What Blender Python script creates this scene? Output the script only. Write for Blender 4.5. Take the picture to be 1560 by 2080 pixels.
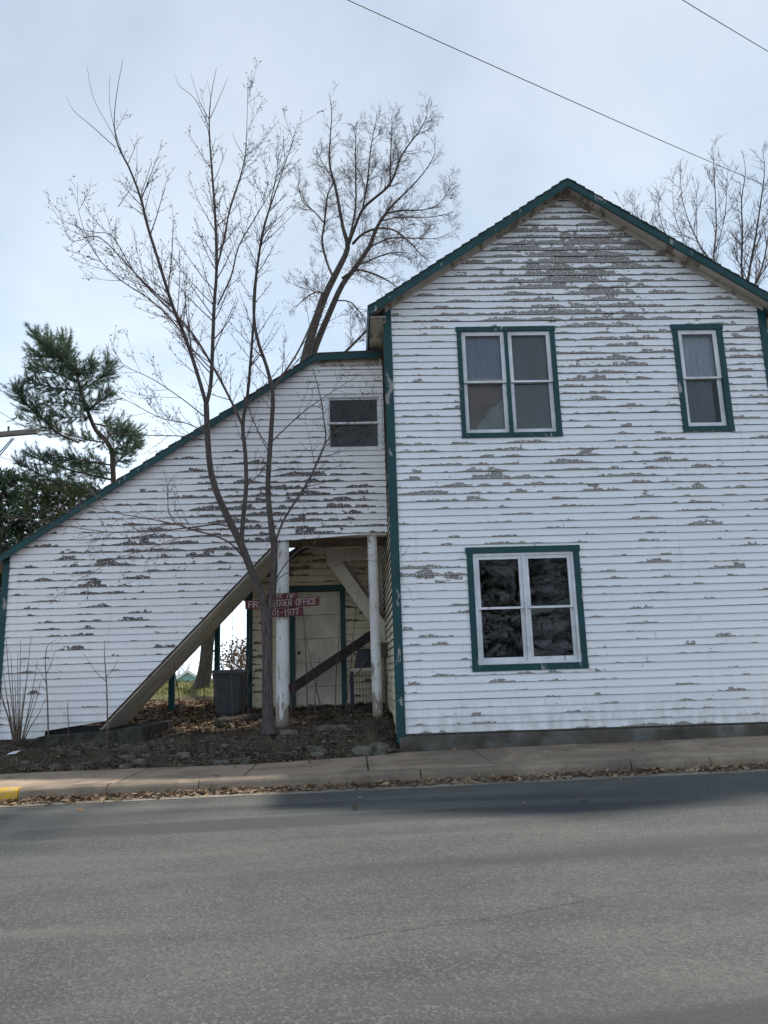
import bpy, math, random
from math import radians, sin, cos, tan, pi, sqrt, exp
from mathutils import Vector, Matrix, noise as mnoise

# ------------------------------------------------------------------ scene, camera, light
for o in list(bpy.data.objects):
    bpy.data.objects.remove(o)
scene = bpy.context.scene
COL = scene.collection

W, H, FPX = 1560.0, 2080.0, 1562.0            # photograph size and focal length in its pixels
PITCH, ROLL, YAW = radians(11.77), radians(-1.80), radians(-2.50)
EYE = Vector((0.0, -11.0, 1.55))


def cam_matrix(p, r, y):
    Ry = Matrix(((cos(y), sin(y), 0), (-sin(y), cos(y), 0), (0, 0, 1)))
    B = Matrix(((1, 0, 0), (0, 0, -1), (0, 1, 0)))
    Rp = Matrix(((1, 0, 0), (0, cos(p), sin(p)), (0, -sin(p), cos(p))))
    Rr = Matrix(((cos(r), -sin(r), 0), (sin(r), cos(r), 0), (0, 0, 1)))
    return Rr @ Rp @ B @ Ry


MC = cam_matrix(PITCH, ROLL, YAW)
MCI = MC.transposed()
cd = bpy.data.cameras.new('camera')
cam = bpy.data.objects.new('camera', cd)
COL.objects.link(cam)
right, down, fwd = MC[0], MC[1], MC[2]
R3 = Matrix((right, -down, -fwd)).transposed()
cam.matrix_world = Matrix.Translation(EYE) @ R3.to_4x4()
cd.sensor_fit = 'VERTICAL'
cd.sensor_height = 24.0
cd.lens = FPX / H * 24.0
cd.clip_start = 0.05
cd.clip_end = 3000
scene.camera = cam
scene.render.resolution_x = 768
scene.render.resolution_y = 1024

SUN_EL, SUN_AZ = radians(64), radians(22)       # azimuth measured from +Y (behind the house) towards +X
sun_to = Vector((sin(SUN_AZ) * cos(SUN_EL), cos(SUN_AZ) * cos(SUN_EL), sin(SUN_EL)))

world = bpy.data.worlds.new('World')
scene.world = world
world.use_nodes = True
wn, wl = world.node_tree.nodes, world.node_tree.links
wn.clear()
w_out = wn.new('ShaderNodeOutputWorld')
w_bg = wn.new('ShaderNodeBackground')
w_sky = wn.new('ShaderNodeTexSky')
w_sky.sky_type = 'NISHITA'
w_sky.sun_disc = False
w_sky.sun_elevation = SUN_EL
w_sky.sun_rotation = SUN_AZ
w_sky.air_density = 1.0
w_sky.dust_density = 1.5
w_sky.ozone_density = 1.5
w_tc = wn.new('ShaderNodeTexCoord')
w_sep = wn.new('ShaderNodeSeparateXYZ')
w_add = wn.new('ShaderNodeMath'); w_add.operation = 'ADD'; w_add.inputs[1].default_value = 0.35
w_max = wn.new('ShaderNodeMath'); w_max.operation = 'MAXIMUM'; w_max.inputs[1].default_value = 0.12
w_div = wn.new('ShaderNodeVectorMath'); w_div.operation = 'DIVIDE'
w_cmb = wn.new('ShaderNodeCombineXYZ')
w_n1 = wn.new('ShaderNodeTexNoise'); w_n1.inputs['Scale'].default_value = 1.7; w_n1.inputs['Detail'].default_value = 7; w_n1.inputs['Roughness'].default_value = 0.55; w_n1.inputs['Distortion'].default_value = 0.1
w_rmp = wn.new('ShaderNodeMapRange'); w_rmp.inputs['From Min'].default_value = 0.32; w_rmp.inputs['From Max'].default_value = 0.66
w_rmp.inputs['To Min'].default_value = 0.70; w_rmp.inputs['To Max'].default_value = 0.95
w_mix = wn.new('ShaderNodeMix'); w_mix.data_type = 'RGBA'
w_n2 = wn.new('ShaderNodeTexNoise'); w_n2.inputs['Scale'].default_value = 1.9; w_n2.inputs['Detail'].default_value = 6; w_n2.inputs['Roughness'].default_value = 0.5; w_n2.inputs['Distortion'].default_value = 0.15
w_r2 = wn.new('ShaderNodeMapRange'); w_r2.inputs['From Min'].default_value = 0.34; w_r2.inputs['From Max'].default_value = 0.68; w_r2.interpolation_type = 'SMOOTHSTEP'
w_c = wn.new('ShaderNodeMix'); w_c.data_type = 'RGBA'
w_c.inputs[6].default_value = (3.05, 3.9, 4.9, 1)        # thin veil
w_c.inputs[7].default_value = (4.45, 5.1, 5.85, 1)           # thicker, whiter cloud
wl.new(w_div.outputs[0], w_n2.inputs['Vector'])
wl.new(w_n2.outputs['Fac'], w_r2.inputs['Value'])
wl.new(w_r2.outputs[0], w_c.inputs[0])
# hazy air: the sky brightens evenly all round towards the horizon
w_inv = wn.new('ShaderNodeMath'); w_inv.operation = 'SUBTRACT'; w_inv.inputs[0].default_value = 1.0; w_inv.use_clamp = True
w_pow = wn.new('ShaderNodeMath'); w_pow.operation = 'POWER'; w_pow.inputs[1].default_value = 4.0
w_gain = wn.new('ShaderNodeMath'); w_gain.operation = 'MULTIPLY_ADD'; w_gain.inputs[1].default_value = 2.5; w_gain.inputs[2].default_value = 1.0
w_hz = wn.new('ShaderNodeVectorMath'); w_hz.operation = 'SCALE'; 
wl.new(w_sep.outputs[2], w_inv.inputs[1])
wl.new(w_inv.outputs[0], w_pow.inputs[0])
wl.new(w_pow.outputs[0], w_gain.inputs[0])
wl.new(w_c.outputs[2], w_hz.inputs[0])
wl.new(w_gain.outputs[0], w_hz.inputs['Scale'])
wl.new(w_hz.outputs[0], w_mix.inputs[7])
wl.new(w_tc.outputs['Generated'], w_sep.inputs[0])
wl.new(w_sep.outputs[2], w_max.inputs[0])
wl.new(w_max.outputs[0], w_add.inputs[0])
for k in range(3):
    wl.new(w_add.outputs[0], w_cmb.inputs[k])
wl.new(w_tc.outputs['Generated'], w_div.inputs[0])
wl.new(w_cmb.outputs[0], w_div.inputs[1])
wl.new(w_div.outputs[0], w_n1.inputs['Vector'])
wl.new(w_n1.outputs['Fac'], w_rmp.inputs['Value'])
wl.new(w_rmp.outputs[0], w_mix.inputs[0])
wl.new(w_sky.outputs[0], w_mix.inputs[6])
wl.new(w_mix.outputs[2], w_bg.inputs['Color'])
w_bg.inputs['Strength'].default_value = 0.10
wl.new(w_bg.outputs[0], w_out.inputs['Surface'])

sl = bpy.data.lights.new('sun', 'SUN')
sl.energy = 3.6
sl.angle = radians(3)
sl.color = (1.0, 0.93, 0.82)
sun = bpy.data.objects.new('sun', sl)
COL.objects.link(sun)
sun.rotation_euler = (-sun_to).to_track_quat('-Z', 'Y').to_euler()
sun.location = (0, 20, 30)

vs = scene.view_settings
vs.view_transform = 'Standard'
vs.look = 'None'
vs.gamma = 1.0
vs.use_curve_mapping = False
vs.exposure = 0.60
scene.cycles.max_bounces = 6
scene.cycles.diffuse_bounces = 3
scene.cycles.glossy_bounces = 3
scene.cycles.transparent_max_bounces = 8

# ------------------------------------------------------------------ measuring helpers
def ray(x, y):
    return MCI @ Vector(((x - W / 2) / FPX, (y - H / 2) / FPX, 1.0))


def PX(x, y, Y=0.0):
    """point of the photograph (pixel x, y) on the vertical plane at depth Y"""
    d = ray(x, y)
    return EYE + d * ((Y - EYE.y) / d.y)


def proj(p):
    c = MC @ (Vector(p) - EYE)
    return W / 2 + FPX * c.x / c.z, H / 2 + FPX * c.y / c.z


# ------------------------------------------------------------------ mesh helpers
class MB:
    def __init__(s):
        s.v, s.f, s.m, s.sm = [], [], [], []

    def add(s, vs_, fs, mi=0, smooth=False):
        b = len(s.v)
        s.v.extend([tuple(q) for q in vs_])
        for f in fs:
            s.f.append([b + i for i in f]); s.m.append(mi); s.sm.append(smooth)

    def box(s, x0, x1, y0, y1, z0, z1, mi=0):
        s.add([(x0, y0, z0), (x1, y0, z0), (x1, y1, z0), (x0, y1, z0), (x0, y0, z1), (x1, y0, z1), (x1, y1, z1), (x0, y1, z1)],
              [(0, 3, 2, 1), (4, 5, 6, 7), (0, 1, 5, 4), (1, 2, 6, 5), (2, 3, 7, 6), (3, 0, 4, 7)], mi)
        return s

    def hexa(s, p, mi=0):
        """8 corners: bottom ring 0-3, top ring 4-7"""
        s.add(p, [(0, 3, 2, 1), (4, 5, 6, 7), (0, 1, 5, 4), (1, 2, 6, 5), (2, 3, 7, 6), (3, 0, 4, 7)], mi)
        return s

    def prism(s, poly, y0, y1, mi=0):
        """poly in X,Z extruded along Y"""
        n = len(poly)
        vs_ = [(a, y0, b) for a, b in poly] + [(a, y1, b) for a, b in poly]
        fs = [tuple(range(n)), tuple(range(2 * n - 1, n - 1, -1))]
        fs += [(i, i + n, (i + 1) % n + n, (i + 1) % n) for i in range(n)]
        s.add(vs_, fs, mi)
        return s

    def tube(s, pts, rad, n=6, mi=0, smooth=True, cap=True):
        pts = [Vector(q) for q in pts]
        t = (pts[1] - pts[0]).normalized()
        a = t.orthogonal().normalized()
        vs_, fs = [], []
        for i, q in enumerate(pts):
            if i == 0: tt = pts[1] - pts[0]
            elif i == len(pts) - 1: tt = pts[-1] - pts[-2]
            else: tt = pts[i + 1] - pts[i - 1]
            if tt.length < 1e-9: tt = t
            t = tt.normalized()
            a = (a - t * a.dot(t))
            a = a.normalized() if a.length > 1e-6 else t.orthogonal().normalized()
            b = t.cross(a)
            r = rad[i]
            for k in range(n):
                g = 2 * pi * k / n
                vs_.append(q + a * (r * cos(g)) + b * (r * sin(g)))
        for i in range(len(pts) - 1):
            for k in range(n):
                k2 = (k + 1) % n
                fs.append((i * n + k, i * n + k2, (i + 1) * n + k2, (i + 1) * n + k))
        if cap:
            fs.append(tuple(range(n - 1, -1, -1)))
            e = (len(pts) - 1) * n
            fs.append(tuple(range(e, e + n)))
        s.add(vs_, fs, mi, smooth)
        return s

    def build(s, name, mats, parent=None, **kw):
        me = bpy.data.meshes.new(name)
        me.from_pydata(s.v, [], s.f)
        if not isinstance(mats, (list, tuple)): mats = [mats]
        for q in mats: me.materials.append(q)
        me.polygons.foreach_set('material_index', s.m)
        me.polygons.foreach_set('use_smooth', s.sm)
        me.update()
        return link(name, me, parent, **kw)


def link(name, me, parent=None, label=None, cat=None, group=None, kind=None):
    o = bpy.data.objects.new(name, me)
    COL.objects.link(o)
    setpar(o, parent)
    tag(o, label, cat, group, kind)
    return o


def base_of(o):
    q = Vector((0, 0, 0))
    while o is not None:
        q += Vector(o.location); o = o.parent
    return q


def setpar(o, parent):
    if parent is not None:
        o.parent = parent
        r = parent
        while r.parent is not None: r = r.parent
        if parent.parent is None:
            o.matrix_parent_inverse = Matrix.Translation(-Vector(parent.location))


def tag(o, label=None, cat=None, group=None, kind=None):
    if label: o['label'] = label
    if cat: o['category'] = cat
    if group: o['group'] = group
    if kind: o['kind'] = kind
    return o


def thing(name, loc, label, cat, group=None):
    o = bpy.data.objects.new(name, None)
    o.empty_display_size = 0.2
    o.location = loc
    COL.objects.link(o)
    return tag(o, label, cat, group)


def lerp(a, b, t): return a + (b - a) * t


def interp(x, xs, ys):
    if x <= xs[0]: return ys[0]
    for i in range(1, len(xs)):
        if x <= xs[i]:
            return lerp(ys[i - 1], ys[i], (x - xs[i - 1]) / (xs[i] - xs[i - 1]))
    return ys[-1]


# ------------------------------------------------------------------ material helpers
class NT:
    """small wrapper for building node trees"""
    def __init__(s, name):
        s.mat = bpy.data.materials.new(name)
        s.mat.use_nodes = True
        s.t = s.mat.node_tree
        s.t.nodes.clear()
        s.out = s.t.nodes.new('ShaderNodeOutputMaterial')

    def n(s, typ, **kw):
        nd = s.t.nodes.new(typ)
        for k, v in kw.items(): setattr(nd, k, v)
        return nd

    def put(s, sock, val):
        if hasattr(val, 'is_output') or isinstance(val, bpy.types.NodeSocket): s.t.links.new(val, sock)
        elif val is not None: sock.default_value = val

    def math(s, op, a, b=None, c=None, clamp=False):
        nd = s.n('ShaderNodeMath', operation=op); nd.use_clamp = clamp
        s.put(nd.inputs[0], a)
        if b is not None: s.put(nd.inputs[1], b)
        if c is not None: s.put(nd.inputs[2], c)
        return nd.outputs[0]

    def noise(s, vec, scale, detail=3, rough=0.5, dist=0.0, dim='3D', w=None):
        nd = s.n('ShaderNodeTexNoise'); nd.noise_dimensions = dim
        if vec is not None and dim != '1D': s.put(nd.inputs['Vector'], vec)
        if w is not None: s.put(nd.inputs['W'], w)
        nd.inputs['Scale'].default_value = scale; nd.inputs['Detail'].default_value = detail
        nd.inputs['Roughness'].default_value = rough; nd.inputs['Distortion'].default_value = dist
        return nd.outputs['Fac']

    def rng(s, val, a, b, c=0.0, d=1.0, smooth=False):
        nd = s.n('ShaderNodeMapRange')
        if smooth: nd.interpolation_type = 'SMOOTHSTEP'
        s.put(nd.inputs['Value'], val)
        for k, q in zip(('From Min', 'From Max', 'To Min', 'To Max'), (a, b, c, d)): s.put(nd.inputs[k], q)
        return nd.outputs[0]

    def mix(s, fac, a, b, blend='MIX'):
        nd = s.n('ShaderNodeMix', data_type='RGBA', blend_type=blend)
        s.put(nd.inputs[0], fac)
        s.put(nd.inputs[6], a if not isinstance(a, tuple) else (a + (1,) if len(a) == 3 else a))
        s.put(nd.inputs[7], b if not isinstance(b, tuple) else (b + (1,) if len(b) == 3 else b))
        return nd.outputs[2]

    def obj(s, scale=None):
        tc = s.n('ShaderNodeTexCoord').outputs['Object']
        if scale is None: return tc
        mp = s.n('ShaderNodeMapping'); s.put(mp.inputs[0], tc); mp.inputs['Scale'].default_value = scale
        return mp.outputs[0]

    def bsdf(s, col, rough=0.8, bump=None, dist=0.01, strength=1.0, spec=0.3, metal=0.0):
        b = s.n('ShaderNodeBsdfPrincipled')
        s.put(b.inputs['Base Color'], col + (1,) if isinstance(col, tuple) and len(col) == 3 else col)
        s.put(b.inputs['Roughness'], rough)
        b.inputs['Specular IOR Level'].default_value = spec
        b.inputs['Metallic'].default_value = metal
        if bump is not None:
            bp = s.n('ShaderNodeBump'); s.put(bp.inputs['Height'], bump)
            bp.inputs['Distance'].default_value = dist; bp.inputs['Strength'].default_value = strength
            s.t.links.new(bp.outputs[0], b.inputs['Normal'])
        s.t.links.new(b.outputs[0], s.out.inputs[0])
        return s.mat


def speckled(name, c1, c2, scale, rough=0.85, stretch=None, detail=5, c3=None, s3=1.0, bump=0.004, lo=0.35, hi=0.65):
    t = NT(name)
    v = t.obj(stretch)
    n = t.noise(v, scale, detail, 0.6)
    col = t.mix(t.rng(n, lo, hi), c1, c2)
    if c3 is not None:
        col = t.mix(t.rng(t.noise(t.obj(), s3, 4, 0.6), 0.5, 0.66), col, c3)
    return t.bsdf(col, rough, n, bump)


def peel_paint(name, paint, wood1, wood2, gain=1.0, extra=None):
    """painted lap siding with paint flaking off from the lower edge of each board"""
    t = NT(name)
    uv = t.n('ShaderNodeUVMap', uv_map='board').outputs[0]
    sp = t.n('ShaderNodeSeparateXYZ'); t.put(sp.inputs[0], uv)
    U, V = sp.outputs[0], sp.outputs[1]
    wear = t.n('ShaderNodeAttribute', attribute_name='wear').outputs['Fac']
    n1 = t.rng(t.noise(None, 0.95, 2, 0.5, dim='1D', w=U), 0.26, 0.74)
    vc = t.n('ShaderNodeTexVoronoi'); vc.voronoi_dimensions = '1D'; t.put(vc.inputs['W'], U); vc.inputs['Scale'].default_value = 13
    cs = t.n('ShaderNodeSeparateColor'); t.put(cs.inputs[0], vc.outputs['Color'])
    vf = t.n('ShaderNodeTexVoronoi'); vf.voronoi_dimensions = '1D'; t.put(vf.inputs['W'], U); vf.inputs['Scale'].default_value = 41
    fs = t.n('ShaderNodeSeparateColor'); t.put(fs.inputs[0], vf.outputs['Color'])
    cb = t.n('ShaderNodeCombineXYZ'); t.put(cb.inputs[0], U); t.put(cb.inputs[1], t.math('MULTIPLY', V, 0.11))
    fine = t.noise(cb.outputs[0], 60, 3, 0.6, dim='2D')
    # flaking follows the boards: stretched noise, broken into blocks by splits across the grain
    ub = vc.outputs['W']; uf = vf.outputs['W']

    def streak(u, scale, vs_, det):
        c = t.n('ShaderNodeCombineXYZ'); t.put(c.inputs[0], u); t.put(c.inputs[1], t.math('MULTIPLY', V, vs_))
        return t.noise(c.outputs[0], scale, det, 0.62, dim='2D')
    f1 = streak(ub, 1.45, 0.24, 3)
    f2 = streak(uf, 4.0, 0.20, 2)
    f3 = streak(U, 9.0, 0.16, 4)
    F = t.math('ADD', t.math('MULTIPLY', f1, 0.60), t.math('ADD', t.math('MULTIPLY', f2, 0.26), t.math('MULTIPLY', f3, 0.14)))
    thr0 = t.math('ADD', t.math('SUBTRACT', 0.597, t.math('MULTIPLY', wear, 0.31)), t.math('MULTIPLY', V, 0.37))
    thr0 = t.math('SUBTRACT', thr0, t.math('MULTIPLY', t.math('MULTIPLY', V, V), 0.15))
    thr0 = t.math('SUBTRACT', thr0, t.math('MULTIPLY', t.math('SUBTRACT', n1, 0.5), 0.10 * gain))
    m1 = t.rng(t.math('SUBTRACT', F, thr0), -0.004, 0.008)
    # flakes lost from the middle of a board
    pn = t.noise(cb.outputs[0], 9, 4, 0.62, 0.3, dim='2D')
    thr = t.math('SUBTRACT', 0.80, t.math('MULTIPLY', wear, 0.20))
    m2 = t.rng(t.math('SUBTRACT', pn, thr), 0.0, 0.012)
    # small chips
    pc = t.noise(cb.outputs[0], 45, 2, 0.5, 0.2, dim='2D')
    m3 = t.rng(t.math('SUBTRACT', pc, t.math('SUBTRACT', 0.84, t.math('MULTIPLY', wear, 0.12))), 0.0, 0.015)
    m = t.math('MAXIMUM', t.math('MAXIMUM', m1, m2), m3)
    # islands of paint that held on
    isl = t.noise(cb.outputs[0], 38, 3, 0.6, dim='2D')
    m = t.math('MULTIPLY', m, t.math('SUBTRACT', 1.0, t.rng(isl, 0.615, 0.64)))
    # wood
    g = t.n('ShaderNodeCombineXYZ'); t.put(g.inputs[0], t.math('MULTIPLY', U, 1.5)); t.put(g.inputs[1], t.math('MULTIPLY', V, 6.0))
    grain = t.noise(g.outputs[0], 5, 5, 0.65, dim='2D')
    wood = t.mix(t.rng(grain, 0.3, 0.7), wood1, wood2)
    wood = t.mix(t.math('MULTIPLY', cs.outputs[2], 0.35), wood, wood1)
    if extra is not None:
        wood = t.mix(t.rng(t.noise(t.obj(), 1.1, 3, 0.6), 0.52, 0.68, 0, 0.7), wood, extra)
    # paint: a little dirt, chalking and board to board difference
    d1 = t.noise(t.obj((0.6, 0.6, 2.5)), 1.3, 5, 0.65)
    rowv = t.noise(None, 0.11, 1, 0.5, dim='1D', w=U)
    pdirt = (paint[0] * 0.87, paint[1] * 0.865, paint[2] * 0.865)
    pc_ = t.mix(t.rng(d1, 0.40, 0.75, 0.0, 0.75), paint, pdirt)
    pc_ = t.mix(t.rng(rowv, 0.3, 0.7, 0.0, 0.5), pc_, (paint[0] * 0.93, paint[1] * 0.93, paint[2] * 0.94))
    # broken darker band along the lower lip
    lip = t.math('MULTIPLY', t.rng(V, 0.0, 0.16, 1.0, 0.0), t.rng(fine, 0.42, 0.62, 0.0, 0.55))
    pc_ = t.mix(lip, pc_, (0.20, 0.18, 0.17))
    # rain-splashed mud near the ground and faint streaks
    oz = t.n('ShaderNodeSeparateXYZ'); t.put(oz.inputs[0], t.obj())
    spl = t.math('MULTIPLY', t.rng(oz.outputs[2], 0.7, 1.25, 0.55, 0.0), t.rng(t.noise(t.obj((3, 3, 1.2)), 2.0, 4, 0.7), 0.38, 0.7))
    pc_ = t.mix(spl, pc_, (0.30, 0.265, 0.22))
    stn = t.rng(t.noise(t.obj((9, 9, 0.5)), 1.0, 3, 0.6), 0.60, 0.80, 0.0, 0.35)
    pc_ = t.mix(stn, pc_, (0.50, 0.46, 0.42))
    col = t.mix(m, pc_, wood)
    hgt = t.math('ADD', t.math('MULTIPLY', m, -1.0), t.math('MULTIPLY', grain, 0.3))
    return t.bsdf(col, t.rng(m, 0, 1, 0.55, 0.9), hgt, 0.0025, 0.8, 0.3)


def chipped(name, paint, under, amount=0.62, rough=0.5, scale=9, stretch=(1, 1, 0.35)):
    t = NT(name)
    v = t.obj(stretch)
    n = t.noise(v, scale, 5, 0.65, 0.2)
    n2 = t.noise(t.obj(), 2.2, 3, 0.5)
    m = t.rng(t.math('ADD', n, t.math('MULTIPLY', t.math('SUBTRACT', n2, 0.5), 0.5)), amount, amount + 0.02)
    shade = t.noise(t.obj(), 3.0, 5, 0.6)
    dk = tuple(c * 0.66 for c in paint)
    pal = tuple(c * 0.85 + 0.02 for c in paint)
    pcol = t.mix(t.rng(shade, 0.35, 0.7), paint, dk)
    pcol = t.mix(t.rng(t.noise(t.obj((1, 1, 0.6)), 5.5, 4, 0.65), 0.55, 0.75, 0, 0.5), pcol, pal)
    col = t.mix(m, pcol, under)
    return t.bsdf(col, rough, t.math('SUBTRACT', t.math('MULTIPLY', shade, 0.4), m), 0.003, 0.7, 0.35)


def foliage(name, c1, c2, scale):
    t = NT(name)
    n = t.noise(t.obj(), scale, 4, 0.6)
    col = t.mix(t.rng(n, 0.35, 0.65), c1, c2)
    a = t.n('ShaderNodeBsdfDiffuse'); t.put(a.inputs[0], col)
    b = t.n('ShaderNodeBsdfTranslucent'); t.put(b.inputs[0], col)
    m = t.n('ShaderNodeMixShader'); m.inputs[0].default_value = 0.45
    t.t.links.new(a.outputs[0], m.inputs[1]); t.t.links.new(b.outputs[0], m.inputs[2])
    t.t.links.new(m.outputs[0], t.out.inputs[0])
    return t.mat


M = {}
M['siding'] = peel_paint('siding_paint', (0.84, 0.835, 0.85), (0.22, 0.20, 0.185), (0.30, 0.28, 0.26), 1.0, (0.20, 0.205, 0.175))
M['siding_annex'] = peel_paint('annex_paint', (0.82, 0.80, 0.81), (0.085, 0.075, 0.075), (0.14, 0.12, 0.115), 1.1)
M['siding_cream'] = peel_paint('cream_paint', (0.80, 0.71, 0.52), (0.13, 0.10, 0.07), (0.20, 0.16, 0.11), 1.1)
M['butt_shade'] = speckled('board_butt_shade', (0.030, 0.026, 0.026), (0.09, 0.08, 0.078), 14)  # bare board underside, darkened to paint in the shadow line below each lap
M['sheath'] = speckled('sheathing', (0.05, 0.04, 0.035), (0.09, 0.075, 0.06), 6)
M['green'] = chipped('teal_trim', (0.003, 0.056, 0.062), (0.25, 0.24, 0.23), 0.68)
M['green_worn'] = chipped('teal_trim_worn', (0.003, 0.054, 0.060), (0.30, 0.28, 0.27), 0.625, scale=7)
M['white_trim'] = chipped('white_trim', (0.76, 0.76, 0.79), (0.34, 0.32, 0.30), 0.70, scale=11)
M['soffit'] = chipped('soffit_paint', (0.55, 0.50, 0.43), (0.24, 0.20, 0.16), 0.56, scale=5, stretch=(1, 0.3, 1))
M['cream'] = chipped('cream_board', (0.66, 0.60, 0.49), (0.28, 0.23, 0.17), 0.70, scale=4)
M['cream_door'] = chipped('door_paint', (0.70, 0.64, 0.51), (0.28, 0.24, 0.18), 0.72, scale=5)
M['ceiling'] = speckled('porch_ceiling', (0.16, 0.12, 0.09), (0.24, 0.19, 0.15), 3, stretch=(0.3, 2, 1))
M['column'] = chipped('column_paint', (0.72, 0.71, 0.72), (0.42, 0.38, 0.33), 0.66, scale=5, stretch=(2, 2, 0.5))
t = NT('column_paint')
v = t.obj((2, 2, 0.5))
n = t.noise(v, 5, 5, 0.65, 0.2)
sh_ = t.noise(t.obj(), 3.0, 5, 0.6)
zz_ = t.n('ShaderNodeSeparateXYZ'); t.put(zz_.inputs[0], t.obj())
low = t.rng(zz_.outputs[2], 0.75, 1.35, 0.22, 0.0)
m_ = t.rng(t.math('ADD', n, low), 0.60, 0.62)
cc = t.mix(t.rng(sh_, 0.35, 0.7), (0.72, 0.71, 0.72), (0.54, 0.52, 0.50))
cc = t.mix(t.rng(t.noise(t.obj((12, 12, 0.4)), 1.5, 3, 0.6), 0.55, 0.75, 0, 0.55), cc, (0.40, 0.36, 0.32))
cc = t.mix(m_, cc, (0.27, 0.225, 0.18))
M['column'] = t.bsdf(cc, 0.6, t.math('SUBTRACT', t.math('MULTIPLY', n, 0.5), m_), 0.004, 0.8, 0.3)
M['interior'] = speckled('interior_plaster', (0.045, 0.042, 0.04), (0.07, 0.065, 0.06), 2)
M['shingle'] = speckled('shingle', (0.035, 0.033, 0.035), (0.09, 0.085, 0.08), 20, 0.95)
M['concrete_dark'] = speckled('foundation_concrete', (0.052, 0.046, 0.038), (0.105, 0.094, 0.078), 3.0, c3=(0.15, 0.145, 0.135), s3=1.6)
M['bark_young'] = speckled('bark_young', (0.045, 0.036, 0.035), (0.115, 0.095, 0.088), 14, stretch=(3, 3, 0.6), bump=0.01)
M['twig'] = speckled('twig_bark', (0.075, 0.052, 0.052), (0.15, 0.11, 0.105), 4)
M['bark_old'] = speckled('bark_old', (0.045, 0.037, 0.030), (0.12, 0.10, 0.085), 9, stretch=(3, 3, 0.5), bump=0.03)
M['bark_pine'] = speckled('bark_pine', (0.05, 0.032, 0.025), (0.11, 0.075, 0.06), 8, stretch=(2, 2, 0.6))
M['needle'] = foliage('pine_needle', (0.055, 0.10, 0.070), (0.14, 0.19, 0.12), 1.8)
M['needle_dark'] = foliage('dark_needle', (0.025, 0.052, 0.034), (0.065, 0.100, 0.058), 1.6)
M['needle_deep'] = foliage('deep_needle', (0.010, 0.022, 0.014), (0.028, 0.045, 0.027), 1.6)  # extra dark, for the added spruces that darken the pane reflections
M['needle_brown'] = foliage('cedar_foliage', (0.065, 0.085, 0.040), (0.15, 0.15, 0.075), 1.4)
M['drywood'] = speckled('dry_stem', (0.10, 0.075, 0.06), (0.20, 0.16, 0.12), 8)
M['red'] = chipped('sign_red', (0.092, 0.012, 0.013), (0.12, 0.04, 0.032), 0.74, 0.6, 12)
M['letter'] = speckled('sign_letter', (0.28, 0.22, 0.22), (0.56, 0.50, 0.49), 30)
M['plank_dark'] = speckled('dark_plank', (0.030, 0.022, 0.026), (0.075, 0.055, 0.055), 6, stretch=(0.5, 3, 3))
M['bin'] = speckled('bin_plastic', (0.060, 0.066, 0.078), (0.085, 0.09, 0.10), 6, 0.55, bump=0.001)
M['bin_lid'] = speckled('bin_lid_plastic', (0.085, 0.09, 0.10), (0.15, 0.15, 0.155), 5, 0.5, bump=0.001)
M['rubber'] = speckled('black_rubber', (0.012, 0.012, 0.013), (0.025, 0.025, 0.025), 10, 0.6)
M['black_metal'] = speckled('black_metal', (0.012, 0.014, 0.022), (0.03, 0.032, 0.045), 7, 0.45)
M['wire'] = speckled('wire_rubber', (0.03, 0.03, 0.035), (0.06, 0.06, 0.07), 5, 0.6)
M['pole_wood'] = speckled('pole_wood', (0.13, 0.11, 0.095), (0.24, 0.21, 0.18), 5, stretch=(0.4, 3, 3))
M['glass_ins'] = speckled('insulator_glaze', (0.05, 0.05, 0.055), (0.09, 0.09, 0.10), 5, 0.3)
M['yellow'] = speckled('kerb_yellow', (0.62, 0.38, 0.03), (0.50, 0.30, 0.03), 9, c3=(0.33, 0.29, 0.23), s3=6)
M['stone'] = speckled('field_stone', (0.055, 0.050, 0.042), (0.17, 0.155, 0.13), 7, bump=0.03, c3=(0.04, 0.042, 0.026), s3=4)
M['house_teal'] = speckled('far_house_teal', (0.26, 0.44, 0.46), (0.30, 0.48, 0.50), 1)
M['house_white'] = speckled('far_house_white', (0.7, 0.7, 0.7), (0.76, 0.76, 0.76), 1)
M['far_roof'] = speckled('far_roof', (0.22, 0.22, 0.22), (0.3, 0.3, 0.3), 1)
M['far_glass'] = speckled('far_glass', (0.03, 0.035, 0.045), (0.05, 0.055, 0.07), 1, 0.2)
M['leaf'] = speckled('dead_leaf', (0.10, 0.055, 0.032), (0.30, 0.20, 0.12), 11, 0.8, c3=(0.40, 0.31, 0.21), s3=17)
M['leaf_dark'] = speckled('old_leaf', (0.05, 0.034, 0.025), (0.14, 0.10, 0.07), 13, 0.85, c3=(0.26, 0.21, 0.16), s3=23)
M['leaf_brown'] = speckled('clinging_leaf', (0.10, 0.06, 0.035), (0.20, 0.13, 0.07), 5, 0.8)
M['grassblade'] = speckled('grass_blade', (0.10, 0.12, 0.035), (0.22, 0.20, 0.08), 1.5, 0.8)
M['curtain_blue'] = speckled('blind_blue', (0.30, 0.33, 0.42), (0.38, 0.41, 0.50), 6, stretch=(3, 1, 0.3))
M['curtain_white'] = speckled('sheer_curtain', (0.55, 0.56, 0.60), (0.70, 0.70, 0.73), 6, stretch=(4, 1, 0.3))
M['curtain_brown'] = speckled('brown_cloth', (0.20, 0.15, 0.135), (0.28, 0.21, 0.19), 3)
M['cloth_grey'] = speckled('grey_cloth', (0.27, 0.29, 0.28), (0.40, 0.41, 0.40), 3)
M['screen'] = speckled('insect_screen', (0.19, 0.20, 0.215), (0.235, 0.245, 0.26), 3, stretch=(1, 1, 0.4))
M['paper'] = speckled('paper_scrap', (0.6, 0.6, 0.62), (0.7, 0.7, 0.72), 5)

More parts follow.
